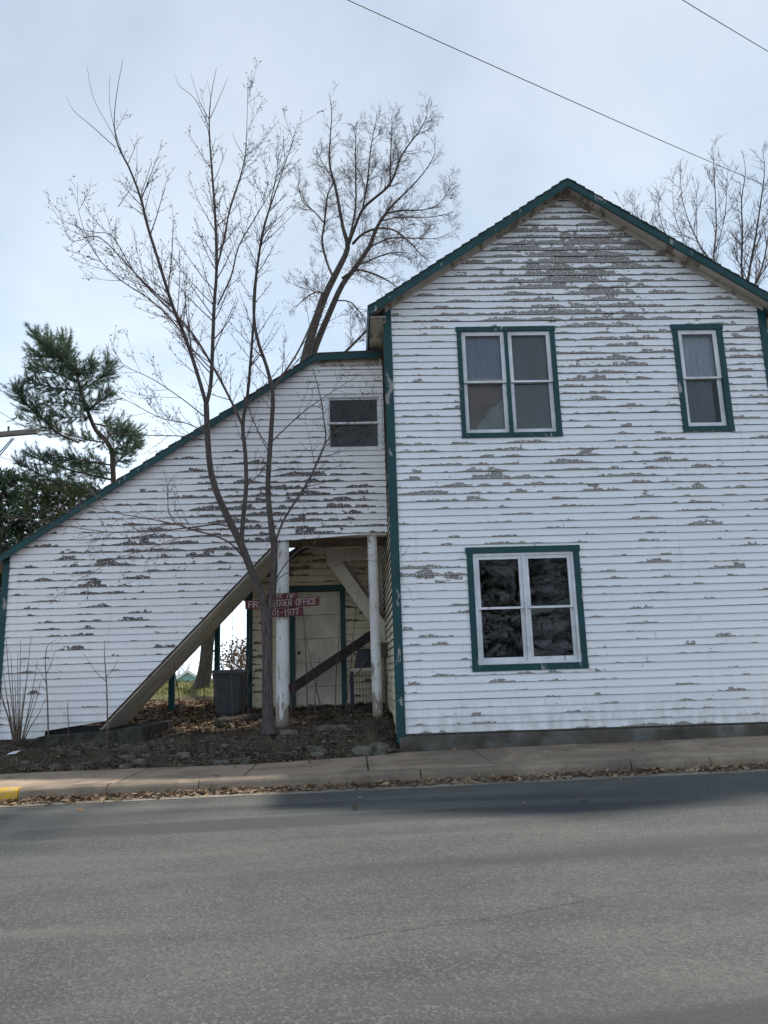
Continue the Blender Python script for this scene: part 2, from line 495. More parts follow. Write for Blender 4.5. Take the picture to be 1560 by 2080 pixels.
t = NT('window_glass')
fr = t.n('ShaderNodeFresnel'); fr.inputs['IOR'].default_value = 1.5
gl = t.n('ShaderNodeBsdfGlossy'); gl.inputs['Roughness'].default_value = 0.02
wv = t.noise(t.obj((1, 1, 0.5)), 5, 2, 0.5)
bp = t.n('ShaderNodeBump'); t.put(bp.inputs['Height'], wv); bp.inputs['Distance'].default_value = 0.0012
t.t.links.new(bp.outputs[0], gl.inputs['Normal'])
tr = t.n('ShaderNodeBsdfTransparent'); tr.inputs[0].default_value = (0.74, 0.78, 0.80, 1)
mx = t.n('ShaderNodeMixShader')
t.put(mx.inputs[0], t.math('MULTIPLY', fr.outputs[0], 0.95, clamp=True))
t.t.links.new(tr.outputs[0], mx.inputs[1]); t.t.links.new(gl.outputs[0], mx.inputs[2])
t.t.links.new(mx.outputs[0], t.out.inputs[0])
M['glass'] = t.mat

# asphalt
t = NT('asphalt')
v = t.obj()
agg = t.n('ShaderNodeTexVoronoi'); agg.inputs['Scale'].default_value = 85; t.put(agg.inputs['Vector'], v)
ac = t.n('ShaderNodeSeparateColor'); t.put(ac.inputs[0], agg.outputs['Color'])
fine = t.noise(v, 160, 3, 0.7)
mid = t.noise(v, 22, 4, 0.6)
big = t.noise(t.obj((0.55, 1.0, 1.0)), 1.0, 6, 0.65)
streak = t.noise(t.obj((0.10, 2.2, 1.0)), 1.0, 4, 0.6, 0.4)
tone = t.math('ADD', t.math('MULTIPLY', big, 0.75), t.math('MULTIPLY', streak, 0.25))
base = t.mix(t.rng(tone, 0.40, 0.60), (0.038, 0.041, 0.041), (0.080, 0.084, 0.078))
base = t.mix(t.rng(ac.outputs[0], 0.55, 1.0, 0.0, 0.62), base, (0.158, 0.162, 0.148))
base = t.mix(t.rng(ac.outputs[1], 0.70, 1.0, 0.0, 0.8), base, (0.030, 0.031, 0.033))
base = t.mix(t.rng(fine, 0.35, 0.7, 0.0, 0.5), base, (0.045, 0.045, 0.047))
base = t.mix(t.rng(mid, 0.62, 0.75, 0.0, 0.35), base, (0.12, 0.118, 0.106))
# pale dusty tracks and patches
pt = t.n('ShaderNodeMapping'); t.put(pt.inputs[0], v); pt.inputs['Rotation'].default_value = (0, 0, radians(-38)); pt.inputs['Scale'].default_value = (0.10, 1.3, 1)
ptn = t.noise(pt.outputs[0], 1.0, 4, 0.6, 0.2)
base = t.mix(t.rng(ptn, 0.56, 0.72, 0.0, 0.5), base, (0.128, 0.130, 0.116))
long_ = t.noise(t.obj((0.05, 1.1, 1)), 1.3, 3, 0.5, 0.3)
base = t.mix(t.rng(long_, 0.52, 0.72, 0.0, 0.25), base, (0.108, 0.112, 0.102))
# dark tyre scuffs that swing across the lane
sc = t.n('ShaderNodeMapping'); t.put(sc.inputs[0], v); sc.inputs['Rotation'].default_value = (0, 0, radians(27)); sc.inputs['Scale'].default_value = (0.12, 1.5, 1)
scn = t.noise(sc.outputs[0], 1.2, 3, 0.5, 0.3)
base = t.mix(t.rng(scn, 0.52, 0.64, 0.0, 0.75), base, (0.030, 0.032, 0.036))
M['asphalt'] = t.bsdf(base, 0.82, t.math('ADD', agg.outputs['Distance'], t.math('MULTIPLY', fine, 0.4)), 0.006, 0.7, 0.35)
M['crack'] = speckled('tar_crack', (0.012, 0.012, 0.012), (0.03, 0.03, 0.03), 20)


def concrete(name, c1, c2, c3):
    t = NT(name)
    v = t.obj()
    n = t.noise(v, 2.2, 6, 0.65)
    f = t.noise(v, 90, 2, 0.6)
    st = t.noise(t.obj((1, 1, 1)), 0.9, 4, 0.6, 0.6)
    col = t.mix(t.rng(n, 0.35, 0.68), c1, c2)
    col = t.mix(t.rng(f, 0.5, 0.72, 0, 0.5), col, tuple(c * 0.55 for c in c1))
    col = t.mix(t.rng(st, 0.48, 0.62, 0, 0.75), col, c3)
    return t.bsdf(col, 0.9, t.math('ADD', n, t.math('MULTIPLY', f, 0.25)), 0.006, 0.8, 0.2)


M['pave'] = concrete('pavement_concrete', (0.29, 0.22, 0.16), (0.37, 0.29, 0.215), (0.17, 0.13, 0.098))
M['kerb'] = concrete('kerb_concrete', (0.19, 0.15, 0.115), (0.32, 0.26, 0.195), (0.12, 0.098, 0.08))
M['gutter'] = concrete('gutter_concrete', (0.20, 0.175, 0.145), (0.28, 0.25, 0.21), (0.14, 0.12, 0.10))
M['slab'] = speckled('old_slab', (0.030, 0.028, 0.022), (0.095, 0.088, 0.074), 6, 0.95, detail=7, c3=(0.035, 0.040, 0.022), s3=3, bump=0.035)

# ground: bare soil near the street, thin grass at the back
t = NT('soil_and_grass')
v = t.obj()
n = t.noise(v, 3.0, 6, 0.7)
f = t.noise(v, 38, 4, 0.7)
col = t.mix(t.rng(n, 0.35, 0.68), (0.028, 0.022, 0.017), (0.125, 0.098, 0.070))
col = t.mix(t.rng(f, 0.52, 0.68, 0, 0.7), col, (0.15, 0.11, 0.075))
col = t.mix(t.rng(t.noise(v, 1.7, 3, 0.6), 0.58, 0.68, 0, 0.65), col, (0.045, 0.055, 0.018))
gs = t.n('ShaderNodeSeparateXYZ'); t.put(gs.inputs[0], v)
gm = t.rng(t.math('ADD', gs.outputs[1], t.math('MULTIPLY', t.noise(v, 0.7, 4, 0.6), 3.0)), 7.0, 9.0)
gr = t.mix(t.rng(f, 0.35, 0.65), (0.085, 0.11, 0.032), (0.19, 0.175, 0.075))
col = t.mix(gm, col, gr)
M['soil'] = t.bsdf(col, 0.95, t.math('ADD', n, f), 0.03, 1.0, 0.1)

# ------------------------------------------------------------------ terrain, road, kerb, pavement
rng = random.Random(7)


def zs(x):                       # pavement level, the street climbs a little to the right
    return 0.479 + 0.0096 * (x - 0.64)


KERB_Y, GUT_Y = -2.16, -2.50


def zroad(x, y):
    return zs(x) - 0.128 + 0.028 * (y - GUT_Y)


def toe(x):
    return interp(x, (-6, -4.6, -2.7, -1.3, -0.4, 0.2, 0.6), (-0.45, -0.45, -0.56, -0.67, -0.52, -0.34, -0.12))


def yard(x, y):
    ty = toe(x)
    b = interp(x, (-6, -4.75, -4.4, -3.2, -1.1, 0.33, 1.0), (0.745, 0.735, 0.67, 0.69, 0.79, 0.88, 0.86))
    z = interp(y, (ty - 0.25, ty, ty + 0.18, ty + 0.5, 0.9, 2.2, 3.5, 11.0, 16.0, 40.0, 90.0, 700.0),
               (zs(x) - 0.10, zs(x) + 0.012, zs(x) + 0.09, lerp(zs(x) + 0.14, b, 0.55), b, b + 0.09, max(0.97, b + 0.12), 1.44, 1.40, -0.8, -2.5, -6.0))
    if y > ty - 0.02:
        k = min(1.0, (y - ty) / 0.2)
        z += k * (0.05 * mnoise.noise(Vector((x * 2.1, y * 2.1, 3.3))) + 0.045 * mnoise.noise(Vector((x * 6, y * 6, 1.7))) + 0.016 * mnoise.noise(Vector((x * 15, y * 15, 8.7))))
    if x > 0.62 and 0.05 < y < 9:
        z = min(z, 0.42)
    if x > 0.62 and -2.2 < y <= 0.05:
        z = zs(x) - 0.10
    if x < -6: z = lerp(z, 0.6 if y < 4 else z, min(1, (-6 - x) / 6)) if y > -0.4 else z
    return z


def ground_h(x, y):
    if y < KERB_Y: return zroad(max(-40, min(40, x)), max(y, -18)) - 0.10
    if y < toe(x) - 0.25: return zs(max(-40, min(40, x))) - 0.12
    return yard(x, y)


def axis(a):
    out = []
    for lo, hi, st in a:
        k = max(1, round((hi - lo) / st))
        out += [lo + (hi - lo) * i / k for i in range(k)]
    return out + [a[-1][1]]


gx = axis(((-700, -100, 100), (-100, -20, 16), (-20, -6, 1.4), (-6, 1.0, 0.085), (1.0, 8, 1.4), (8, 30, 4), (30, 100, 20), (100, 700, 100)))
gy = axis(((-700, -100, 100), (-100, -18, 16), (-18, -2.2, 3.2), (-2.2, -0.95, 0.3), (-0.95, 1.4, 0.075), (1.4, 5.0, 0.16), (5.0, 16, 0.6), (16, 40, 4), (40, 100, 12), (100, 700, 100)))
mb = MB()
mb.add([(x, y, ground_h(x, y)) for y in gy for x in gx],
       [(j * len(gx) + i, j * len(gx) + i + 1, (j + 1) * len(gx) + i + 1, (j + 1) * len(gx) + i) for j in range(len(gy) - 1) for i in range(len(gx) - 1)], 0, True)
mb.build('ground', M['soil'], kind='structure', label='bare brown soil and thin yard grass around the buildings')

mb = MB()
rx = axis(((-120, -12, 18), (-12, 12, 2), (12, 120, 18)))
ry = axis(((-17, -2.5, 1.45),))
mb.add([(x, y, zroad(x, y)) for y in ry for x in rx],
       [(j * len(rx) + i, j * len(rx) + i + 1, (j + 1) * len(rx) + i + 1, (j + 1) * len(rx) + i) for j in range(len(ry) - 1) for i in range(len(rx) - 1)])
road = mb.build('road', M['asphalt'], kind='structure', label='worn grey asphalt street in front of the house')


def road_pt(x, y, dz=0.0):
    z = 0.25
    for _ in range(12):
        d = ray(x, y); p = EYE + d * ((z - EYE.z) / d.z); z = zroad(p.x, p.y)
    p.z = z + dz
    return p


def crack(pix, w):
    pts = []
    for (a, b) in zip(pix[:-1], pix[1:]):
        n = 14
        for i in range(n):
            q = road_pt(lerp(a[0], b[0], i / n), lerp(a[1], b[1], i / n), 0.003)
            q.y += rng.gauss(0, 0.006)
            pts.append(q)
    mb = MB()
    vs_ = []
    for q in pts:
        ww = w * rng.uniform(0.3, 1.2)
        vs_ += [(q.x, q.y - ww, q.z), (q.x, q.y + ww, q.z)]
    mb.add(vs_, [(2 * i, 2 * i + 2, 2 * i + 3, 2 * i + 1) for i in range(len(pts) - 1)])
    mb.build('crack', M['crack'], road)


crack([(700, 1908), (790, 1893), (1000, 1866), (1180, 1832), (1330, 1808)], 0.0022)
crack([(0, 1912), (90, 1880), (170, 1845)], 0.002)

# gutter strip
mb = MB()
for i in range(16):
    x0, x1 = -24 + 3 * i, -24 + 3 * i + 2.992
    mb.hexa([(x0, GUT_Y - 0.015, zroad(x0, GUT_Y) - 0.10), (x1, GUT_Y - 0.015, zroad(x1, GUT_Y) - 0.10), (x1, KERB_Y + 0.02, zroad(x1, GUT_Y) - 0.10), (x0, KERB_Y + 0.02, zroad(x0, GUT_Y) - 0.10),
             (x0, GUT_Y - 0.015, zroad(x0, GUT_Y) + 0.006), (x1, GUT_Y - 0.015, zroad(x1, GUT_Y) + 0.006), (x1, KERB_Y + 0.02, zroad(x1, GUT_Y) - 0.004), (x0, KERB_Y + 0.02, zroad(x0, GUT_Y) - 0.004)])
mb.build('gutter', M['gutter'], kind='structure', label='narrow concrete gutter strip along the kerb')


def bar_profile(mb, prof, x0, x1, zf, n=6, mi=0, jit=0.0):
    """profile (y, z above zf) swept along X with caps"""
    k = len(prof)
    vs_ = []
    for i in range(n + 1):
        x = lerp(x0, x1, i / n)
        for (a, b) in prof:
            vs_.append((x, a + rng.uniform(-jit, jit), zf(x) + b + rng.uniform(-jit, jit)))
    fs = [(i * k + j, (i + 1) * k + j, (i + 1) * k + (j + 1) % k, i * k + (j + 1) % k) for i in range(n) for j in range(k)]
    fs += [tuple(range(k)), tuple(range((n + 1) * k - 1, n * k - 1, -1))]
    mb.add(vs_, fs, mi, False)


kb = MB()
kb.hexa([(-24, KERB_Y + 0.02, -0.2), (24, KERB_Y + 0.02, 0.2), (24, KERB_Y + 0.16, 0.2), (-24, KERB_Y + 0.16, -0.2), (-24, KERB_Y + 0.02, zs(-24) - 0.17), (24, KERB_Y + 0.02, zs(24) - 0.17), (24, KERB_Y + 0.16, zs(24) - 0.17), (-24, KERB_Y + 0.16, zs(-24) - 0.17)])
kerb = kb.build('kerb', M['kerb'], kind='structure', label='concrete kerb with rounded nose along the pavement')
prof = [(KERB_Y - 0.012, -0.14), (KERB_Y - 0.004, -0.035), (KERB_Y + 0.008, -0.014), (KERB_Y + 0.03, -0.002), (KERB_Y + 0.06, 0.004), (KERB_Y + 0.165, 0.006), (KERB_Y + 0.165, -0.14)]
kj = [-23, -20, -17, -14, -11.2, -8.4, -5.9, -3.64, -2.70, -1.72, 0.70, 3.05, 3.95, 6.4, 9, 12, 15, 18, 21]
for a, b in zip(kj[:-1], kj[1:]):
    mb = MB()
    dz = rng.uniform(-0.006, 0.006)
    bar_profile(mb, prof, a + 0.006, b - 0.006, lambda x, dz=dz: zs(x) + dz, max(3, int((b - a) / 0.25)), 0, 0.003)
    o = mb.build('kerb_stone', M['kerb'] if b > -3.6 else M['yellow'], kerb)
    if b <= -3.6: o['label'] = 'kerb length painted yellow'

# pavement slabs
mb = MB()
mb.hexa([(-24, KERB_Y + 0.17, -0.3), (24, KERB_Y + 0.17, 0.2), (24, -0.02, 0.2), (-24, -0.02, -0.3), (-24, KERB_Y + 0.17, zs(-24) - 0.06), (24, KERB_Y + 0.17, zs(24) - 0.06), (24, -0.02, zs(24) - 0.06), (-24, -0.02, zs(-24) - 0.06)])
pav = mb.build('pavement', M['crack'], kind='structure', label='concrete pavement between kerb and house')
pj = [-21.6, -20.2, -18.7, -17.2, -15.8, -14.3, -12.9, -11.4, -9.9, -8.5, -7.0, -5.62, -4.2, -2.67, -1.28, 0.13, 1.58, 3.02, 4.57, 6.0, 7.5, 9, 10.4, 11.9, 13.3, 14.8]
for a, b in zip(pj[:-1], pj[1:]):
    mb = MB()
    g = 0.007
    dz = [rng.uniform(-0.005, 0.005) for _ in range(4)]
    y0, y1 = KERB_Y + 0.178, -0.10
    c = [(a + g, y0), (b - g, y0), (b - g, y1), (a + g, y1)]
    i_ = 0.012
    c2 = [(a + g + i_, y0 + i_), (b - g - i_, y0 + i_), (b - g - i_, y1), (a + g + i_, y1)]
    vs_ = [(x, y, zs(x) - 0.055) for x, y in c] + [(x, y, zs(x) - 0.010 + d) for (x, y), d in zip(c, dz)] + [(x, y, zs(x) + d) for (x, y), d in zip(c2, dz)]
    fs = [(0, 1, 5, 4), (1, 2, 6, 5), (2, 3, 7, 6), (3, 0, 4, 7), (4, 5, 9, 8), (5, 6, 10, 9), (6, 7, 11, 10), (7, 4, 8, 11), (8, 9, 10, 11)]
    mb.add(vs_, fs)
    mb.build('paving_slab', M['pave'], pav)

for pix in ([(418, 1583), (447, 1577), (470, 1569), (497, 1562)], [(1120, 1530), (1150, 1524), (1172, 1514)], [(150, 1588), (186, 1580), (215, 1570)]):
    pts = []
    for (a, b) in zip(pix[:-1], pix[1:]):
        for i in range(8):
            x_, y_ = lerp(a[0], b[0], i / 8), lerp(a[1], b[1], i / 8)
            d = ray(x_, y_); z = 0.47
            for _ in range(6):
                q = EYE + d * ((z - EYE.z) / d.z); z = zs(q.x)
            q.z = z + 0.009; q.x += rng.gauss(0, 0.012); pts.append(q)
    mb = MB(); vs_ = []
    for q in pts:
        ww = 0.005 * rng.uniform(0.3, 1.2)
        vs_ += [(q.x - ww * 0.5, q.y - ww, q.z), (q.x + ww * 0.5, q.y + ww, q.z)]
    mb.add(vs_, [(2 * i, 2 * i + 2, 2 * i + 3, 2 * i + 1) for i in range(len(pts) - 1)])
    mb.build('crack', M['crack'], pav)

# ------------------------------------------------------------------ lap siding
def wearmap(base, blobs):
    def f(p):
        x, y = proj(p)
        w = base
        for cx, cy, sx, sy, a in blobs:
            w += a * exp(-((x - cx) / sx) ** 2 - ((y - cy) / sy) ** 2)
        return max(0.0, min(1.0, w))
    return f


def siding(wall, mats, P, z0, ztop, e, lo, hi, holes, wear, seed, joints=0.3, t0=0.024, t1=0.006):
    """one mesh object per board, children of wall"""
    R = random.Random(seed)
    row = 0
    z = z0
    back = MB()
    while z < ztop - 0.01:
        za, zb = z, min(z + e, ztop)
        pieces = [[za, zb, lo(za), hi(za), lo(zb), hi(zb)]]
        for (hu0, hu1, hz0, hz1) in holes:
            if zb <= hz0 or za >= hz1: continue
            new = []
            for (a, b, l0, r0, l1, r1) in pieces:
                if r0 <= hu0 or l0 >= hu1 or b <= hz0 or a >= hz1:
                    new.append([a, b, l0, r0, l1, r1]); continue
                if l0 < hu0: new.append([a, b, l0, hu0 + 0.02, l1, hu0 + 0.02])
                if r0 > hu1: new.append([a, b, hu1 - 0.02, r0, hu1 - 0.02, r1])
                if b > hz1 + 0.01: new.append([hz1 - 0.02, b, hu0, hu1, hu0, hu1])
                if a < hz0 - 0.01: new.append([a, hz0 + 0.02, hu0, hu1, hu0, hu1])
            pieces = new
        out = []
        for pc in pieces:
            if max(pc[3] - pc[2], pc[5] - pc[4]) < 0.03: continue
            if pc[3] - pc[2] > 2.6 and R.random() < joints:
                u = lerp(pc[2], pc[3], R.uniform(0.25, 0.75))
                out.append([pc[0], pc[1], pc[2], u - 0.0015, pc[4], u - 0.0015])
                out.append([pc[0], pc[1], u + 0.0015, pc[3], u + 0.0015, pc[5]])
            else: out.append(pc)
        ro = R.uniform(0, 50) + row * 23.7
        for (a, b, l0, r0, l1, r1) in out:
            l0_, r0_, l1_, r1_ = l0, max(r0, l0 + 0.002), l1, max(r1, l1 + 0.002)
            n = max(1, int((r0_ - l0_) / 0.22))
            sag0, sag1, dj0, dj1 = R.gauss(0, 0.0038), R.gauss(0, 0.0038), R.gauss(0, 0.003), R.gauss(0, 0.003)
            tb = lerp(t0, t1, (a - za) / e); tt = lerp(t0, t1, (b - za) / e)
            vs_, uvs, wr = [], [], []
            for i in range(n + 1):
                k = i / n
                ub, ut = lerp(l0_, r0_, k), lerp(l1_, r1_, k)
                s_ = lerp(sag0, sag1, k) + 0.0035 * mnoise.noise(Vector((ub * 0.9, row * 3.1, 5.0))) if a == za else 0.0
                dj = max(-0.003, lerp(dj0, dj1, k)) if a == za else 0.0
                q = [(ub, a + s_, 0.0), (ub, a + s_, tb + dj), (ut, b, tt), (ut, b, 0.0)]
                for (u, zz, d) in q:
                    pp = P(u, zz, d); vs_.append(pp); uvs.append((u + ro, (zz - za) / e)); wr.append(wear(pp))
            fs, mi = [], []
            for i in range(n):
                o_ = i * 4
                for j in range(3):
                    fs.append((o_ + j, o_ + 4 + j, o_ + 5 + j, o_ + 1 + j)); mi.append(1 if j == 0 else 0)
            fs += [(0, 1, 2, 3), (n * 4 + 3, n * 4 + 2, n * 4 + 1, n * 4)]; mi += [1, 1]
            me = bpy.data.meshes.new('clapboard')
            me.from_pydata(vs_, [], fs)
            for q in mats: me.materials.append(q)
            me.polygons.foreach_set('material_index', mi)
            ul = me.uv_layers.new(name='board')
            for lp in me.loops: ul.data[lp.index].uv = uvs[lp.vertex_index]
            at = me.attributes.new('wear', 'FLOAT', 'POINT')
            at.data.foreach_set('value', wr)
            me.update()
            link('clapboard', me, wall)
            back.add([P(l0_, a, -0.004), P(r0_, a, -0.004), P(r1_, b, -0.004), P(l1_, b, -0.004)], [(0, 1, 2, 3)])
        z += e; row += 1
    me = wall.data
    me.clear_geometry()
    me.from_pydata(back.v, [], back.f)
    me.update()


def wall_part(name, parent):
    me = bpy.data.meshes.new(name)
    me.materials.append(M['sheath'])
    return link(name, me, parent)


def window(parent, P, u0, u1, z0, z1, cw, cmat, cols, mull, sash_w, mmat, curtains=None, label=None, head=None, frame_w=0.0, proud=0.036):
    """cased double-hung window. P(u, z, d) -> world. cols = number of sash pairs"""
    def bx(mb, a, b, c, d, e, f, mi=0):
        mb.hexa([P(a, c, e), P(b, c, e), P(b, c, f), P(a, c, f), P(a, d, e), P(b, d, e), P(b, d, f), P(a, d, f)], mi)
    hd = head if head else cw
    mb = MB()
    bx(mb, u0 - 0.012, u1 + 0.012, z1 - hd, z1, -0.09, proud + 0.006)          # head
    bx(mb, u0, u1, z0, z0 + cw, -0.09, proud + 0.003)                            # sill
    bx(mb, u0 + 0.002, u0 + cw, z0 + cw, z1 - hd, -0.09, proud)
    bx(mb, u1 - cw, u1 - 0.002, z0 + cw, z1 - hd, -0.09, proud)
    ia, ib, ic, idd = u0 + cw, u1 - cw, z0 + cw, z1 - hd
    wd = (ib - ia - mull * (cols - 1)) / cols
    for k in range(1, cols):
        q = ia + wd * k + mull * (k - 1)
        bx(mb, q, q + mull, ic, idd, -0.09, proud - 0.006, 1)
    win = mb.build('window', [cmat, mmat], parent)
    if label: win['label'] = label
    if frame_w:
        mb = MB()
        f = frame_w
        bx(mb, ia, ib, idd - f, idd, -0.085, proud - 0.012); bx(mb, ia, ib, ic, ic + f, -0.085, proud - 0.012)
        bx(mb, ia, ia + f, ic + f, idd - f, -0.085, proud - 0.012); bx(mb, ib - f, ib, ic + f, idd - f, -0.085, proud - 0.012)
        mb.build('frame', M['white_trim'], win)
        ia, ib, ic, idd = ia + f, ib - f, ic + f, idd - f
        wd = (ib - ia - mull * (cols - 1)) / cols
    zm = (ic + idd) / 2
    for k in range(cols):
        a = ia + (wd + mull) * k
        b = a + wd
        for (c, d, dep, nm) in ((zm - 0.014, idd, 0.006, 'upper'), (ic, zm + 0.014, -0.030, 'lower')):
            mb = MB()
            s_ = sash_w
            rt = 0.030
            top = s_ if nm == 'upper' else rt
            bot = rt if nm == 'upper' else s_ * 1.15
            g = 0.002
            bx(mb, a + g, b - g, d - top, d, dep - 0.034, dep); bx(mb, a + g, b - g, c, c + bot, dep - 0.034, dep)
            bx(mb, a + g, a + s_, c + bot, d - top, dep - 0.034, dep); bx(mb, b - s_, b - g, c + bot, d - top, dep - 0.034, dep)
            sh = mb.build('sash', M['white_trim'], win)
            mb = MB()
            mb.add([P(a + s_ - 0.004, c + bot - 0.004, dep - 0.018), P(b - s_ + 0.004, c + bot - 0.004, dep - 0.018), P(b - s_ + 0.004, d - top + 0.004, dep - 0.018), P(a + s_ - 0.004, d - top + 0.004, dep - 0.018)], [(0, 1, 2, 3)])
            mb.build('pane', M['glass'], win)
            cu = (curtains or {}).get((k, nm))
            if cu:
                for (mat, f0, f1, g0, g1, amp, dd, poly) in cu:
                    mb = MB()
                    n = 40
                    vs_, fs = [], []
                    for i in range(n + 1):
                        u = lerp(a, b, lerp(f0, f1, i / n))
                        w_ = amp * (sin(i * 1.9 + k) + 0.6 * sin(i * 0.83 + 2))
                        zt = lerp(c, d, g1); zb_ = lerp(c, d, g0)
                        if poly: zt = lerp(c, d, poly(i / n))
                        if zb_ > zt: zb_ = zt - 0.001
                        vs_ += [P(u, zb_, dd + w_ * 1.3), P(u, zt, dd + w_)]
                    fs = [(2 * i, 2 * i + 2, 2 * i + 3, 2 * i + 1) for i in range(n)]
                    mb.add(vs_, fs, 0, True)
                    mb.build('curtain', M[mat], win)
    return win


# ------------------------------------------------------------------ main house
XL, XR, DEPTH = 0.57, 6.56, 8.6
house = thing('house', (3.57, 0, 0.5), 'two-storey white clapboard house with flaking paint, teal trim and pointed gable', 'house')
PF = lambda u, z, d: Vector((u, -d, z))
PLs = lambda u, z, d: Vector((XL + 0.012 - d, u, z))
RIDGE_X = 3.53
ROOF_S = 0.674
RZ = 9.02                                     # underside of roof at the ridge over the wall
prof_lo = lambda z: XL + 0.04 if z < 7.03 else RIDGE_X - (RZ - z) / ROOF_S
prof_hi = lambda z: XR - 0.04 if z < 7.03 else RIDGE_X + (RZ - z) / ROOF_S
WIN_UP = (1.680, 3.205, 4.942, 6.722)
WIN_R = (5.056, 5.853, 4.972, 6.722)
WIN_LOW = (1.652, 3.304, 1.517, 3.283)
holes = [(w[0] + 0.04, w[1] - 0.04, w[2] + 0.035, w[3] - 0.035) for w in (WIN_UP, WIN_R, WIN_LOW)]
wm = wearmap(0.21, [(1190, 515, 210, 85, 0.86), (1150, 640, 420, 40, 0.40), (1240, 750, 120, 110, 0.38), (1510, 745, 60, 110, 0.36), (860, 770, 60, 110, 0.16), (1080, 950, 400, 60, 0.32), (880, 1000, 110, 16, 0.4),
                    (1000, 1375, 170, 14, 0.30), (1400, 1150, 150, 20, 0.22), (1330, 1470, 120, 10, 0.4), (878, 1163, 85, 10, 1.0), (1430, 1000, 120, 40, 0.15), (1450, 1410, 90, 30, 0.15), (1060, 1105, 60, 10, 0.3)])
wf = wall_part('front_wall', house)
siding(wf, [M['siding'], M['butt_shade']], PF, 0.705, 8.93, 0.1092, prof_lo, prof_hi, holes, wm, 11)
wl_ = wall_part('side_wall', house)
siding(wl_, [M['siding_cream'], M['butt_shade']], PLs, 0.705, 6.9, 0.1092, lambda z: 0.03, lambda z: 5.2, [], wearmap(0.34, []), 12, 0.0)
mb = MB()
mb.box(XR - 0.02, XR, 0.0, DEPTH, 0.7, 7.0)
mb.prism([(XL + 0.02, 0.7), (XR - 0.02, 0.7), (XR - 0.02, 6.95), (RIDGE_X, 8.95), (XL + 0.02, 6.95)], DEPTH, DEPTH + 0.02)
mb.box(XL + 0.02, XL + 0.03, 5.2, DEPTH, 0.7, 6.98)
mb.build('rear_wall', M['siding_cream'], house)
mb = MB()
mb.box(XL + 0.05, XR - 0.05, 0.15, DEPTH - 0.05, 0.66, 0.70)
mb.box(XL + 0.05, XR - 0.05, 0.15, DEPTH - 0.05, 3.85, 4.05)
mb.box(XL + 0.05, XR - 0.05, 0.15, DEPTH - 0.05, 7.0, 7.04)
mb.box(XL + 0.05, XR - 0.05, 3.2, 3.3, 0.7, 6.99)
mb.build('floor', M['interior'], house)
# foundation
mb = MB()
n = 26
vs_, fs = [], []
for i in range(n + 1):
    x = lerp(XL + 0.02, XR + 0.6, i / n)
    j = rng.uniform(-0.006, 0.006)
    vs_ += [(x, -0.055 + j, zs(x) - 0.12), (x, -0.050 + j, 0.655 + rng.uniform(-0.006, 0.006)), (x, -0.03 + j, 0.676), (x, 0.2, 0.678), (x, 0.2, zs(x) - 0.12)]
for i in range(n):
    for j in range(5): fs.append((i * 5 + j, i * 5 + 5 + j, i * 5 + 5 + (j + 1) % 5, i * 5 + (j + 1) % 5))
fs += [(0, 1, 2, 3, 4), tuple(n * 5 + q for q in (4, 3, 2, 1, 0))]
mb.add(vs_, fs)
mb.box(XL + 0.02, XL + 0.2, 0.201, DEPTH, 0.3, 0.676)
mb.build('foundation', M['concrete_dark'], house)
mb = MB(); mb.box(XL + 0.05, XR - 0.02, -0.012, 0.1, 0.679, 0.704); mb.build('sill_or_gap_shade', M['sheath'], house)
# corner boards
mb = MB()
mb.hexa([(XL - 0.014, -0.042, 0.60), (XL + 0.112, -0.042, 0.60), (XL + 0.112, 0.004, 0.60), (XL - 0.014, 0.004, 0.60), (XL - 0.014, -0.042, 7.03), (XL + 0.112, -0.042, 7.10), (XL + 0.112, 0.004, 7.10), (XL - 0.014, 0.004, 7.03)])
mb.build('corner_board', M['green'], house)
mb = MB()
mb.hexa([(XR - 0.10, -0.042, 0.68), (XR + 0.016, -0.042, 0.68), (XR + 0.016, 0.09, 0.68), (XR - 0.10, 0.0, 0.68), (XR - 0.10, -0.042, 7.06), (XR + 0.016, -0.042, 6.99), (XR + 0.016, 0.09, 6.99), (XR - 0.10, 0.0, 7.06)])
mb.build('corner_board', M['green'], house)
# roof: slabs, rake boards, soffits, shingle courses
YF = -0.30
EL, ER = 0.345, 6.74


def rz(x, off=0.0):
    return RZ + 0.02 + off - abs(x - RIDGE_X) * ROOF_S


mb = MB()
mb.prism([(EL, rz(EL)), (RIDGE_X, rz(RIDGE_X)), (RIDGE_X, rz(RIDGE_X, 0.05)), (EL, rz(EL, 0.05))], YF + 0.03, DEPTH + 0.3)
mb.prism([(RIDGE_X + 0.0005, rz(RIDGE_X)), (ER, rz(ER)), (ER, rz(ER, 0.05)), (RIDGE_X + 0.0005, rz(RIDGE_X, 0.05))], YF + 0.03, DEPTH + 0.3)
roof = mb.build('roof', M['soffit'], house)
nc = 24
for side in (-1, 1):
    edge = EL if side < 0 else ER
    for k in range(nc):
        xa = lerp(edge + side * 0.03, RIDGE_X, k / nc)
        xb = lerp(edge + side * 0.03, RIDGE_X, min(1.0, (k + 1.25) / nc))
        ff = YF - 0.012 - rng.uniform(0, 0.012)
        dz = rng.uniform(-0.004, 0.006)
        mb = MB()
        pa, pb = rz(xa, 0.053), rz(xb, 0.053)
        poly = [(xa, pa + 0.003), (xb, pb + 0.001), (xb, pb + 0.004), (xa, pa + 0.030 + dz)]
        if side > 0: poly = poly[::-1]
        mb.prism(poly, ff, DEPTH + 0.31)
        mb.build('shingle_course', M['shingle'], roof)
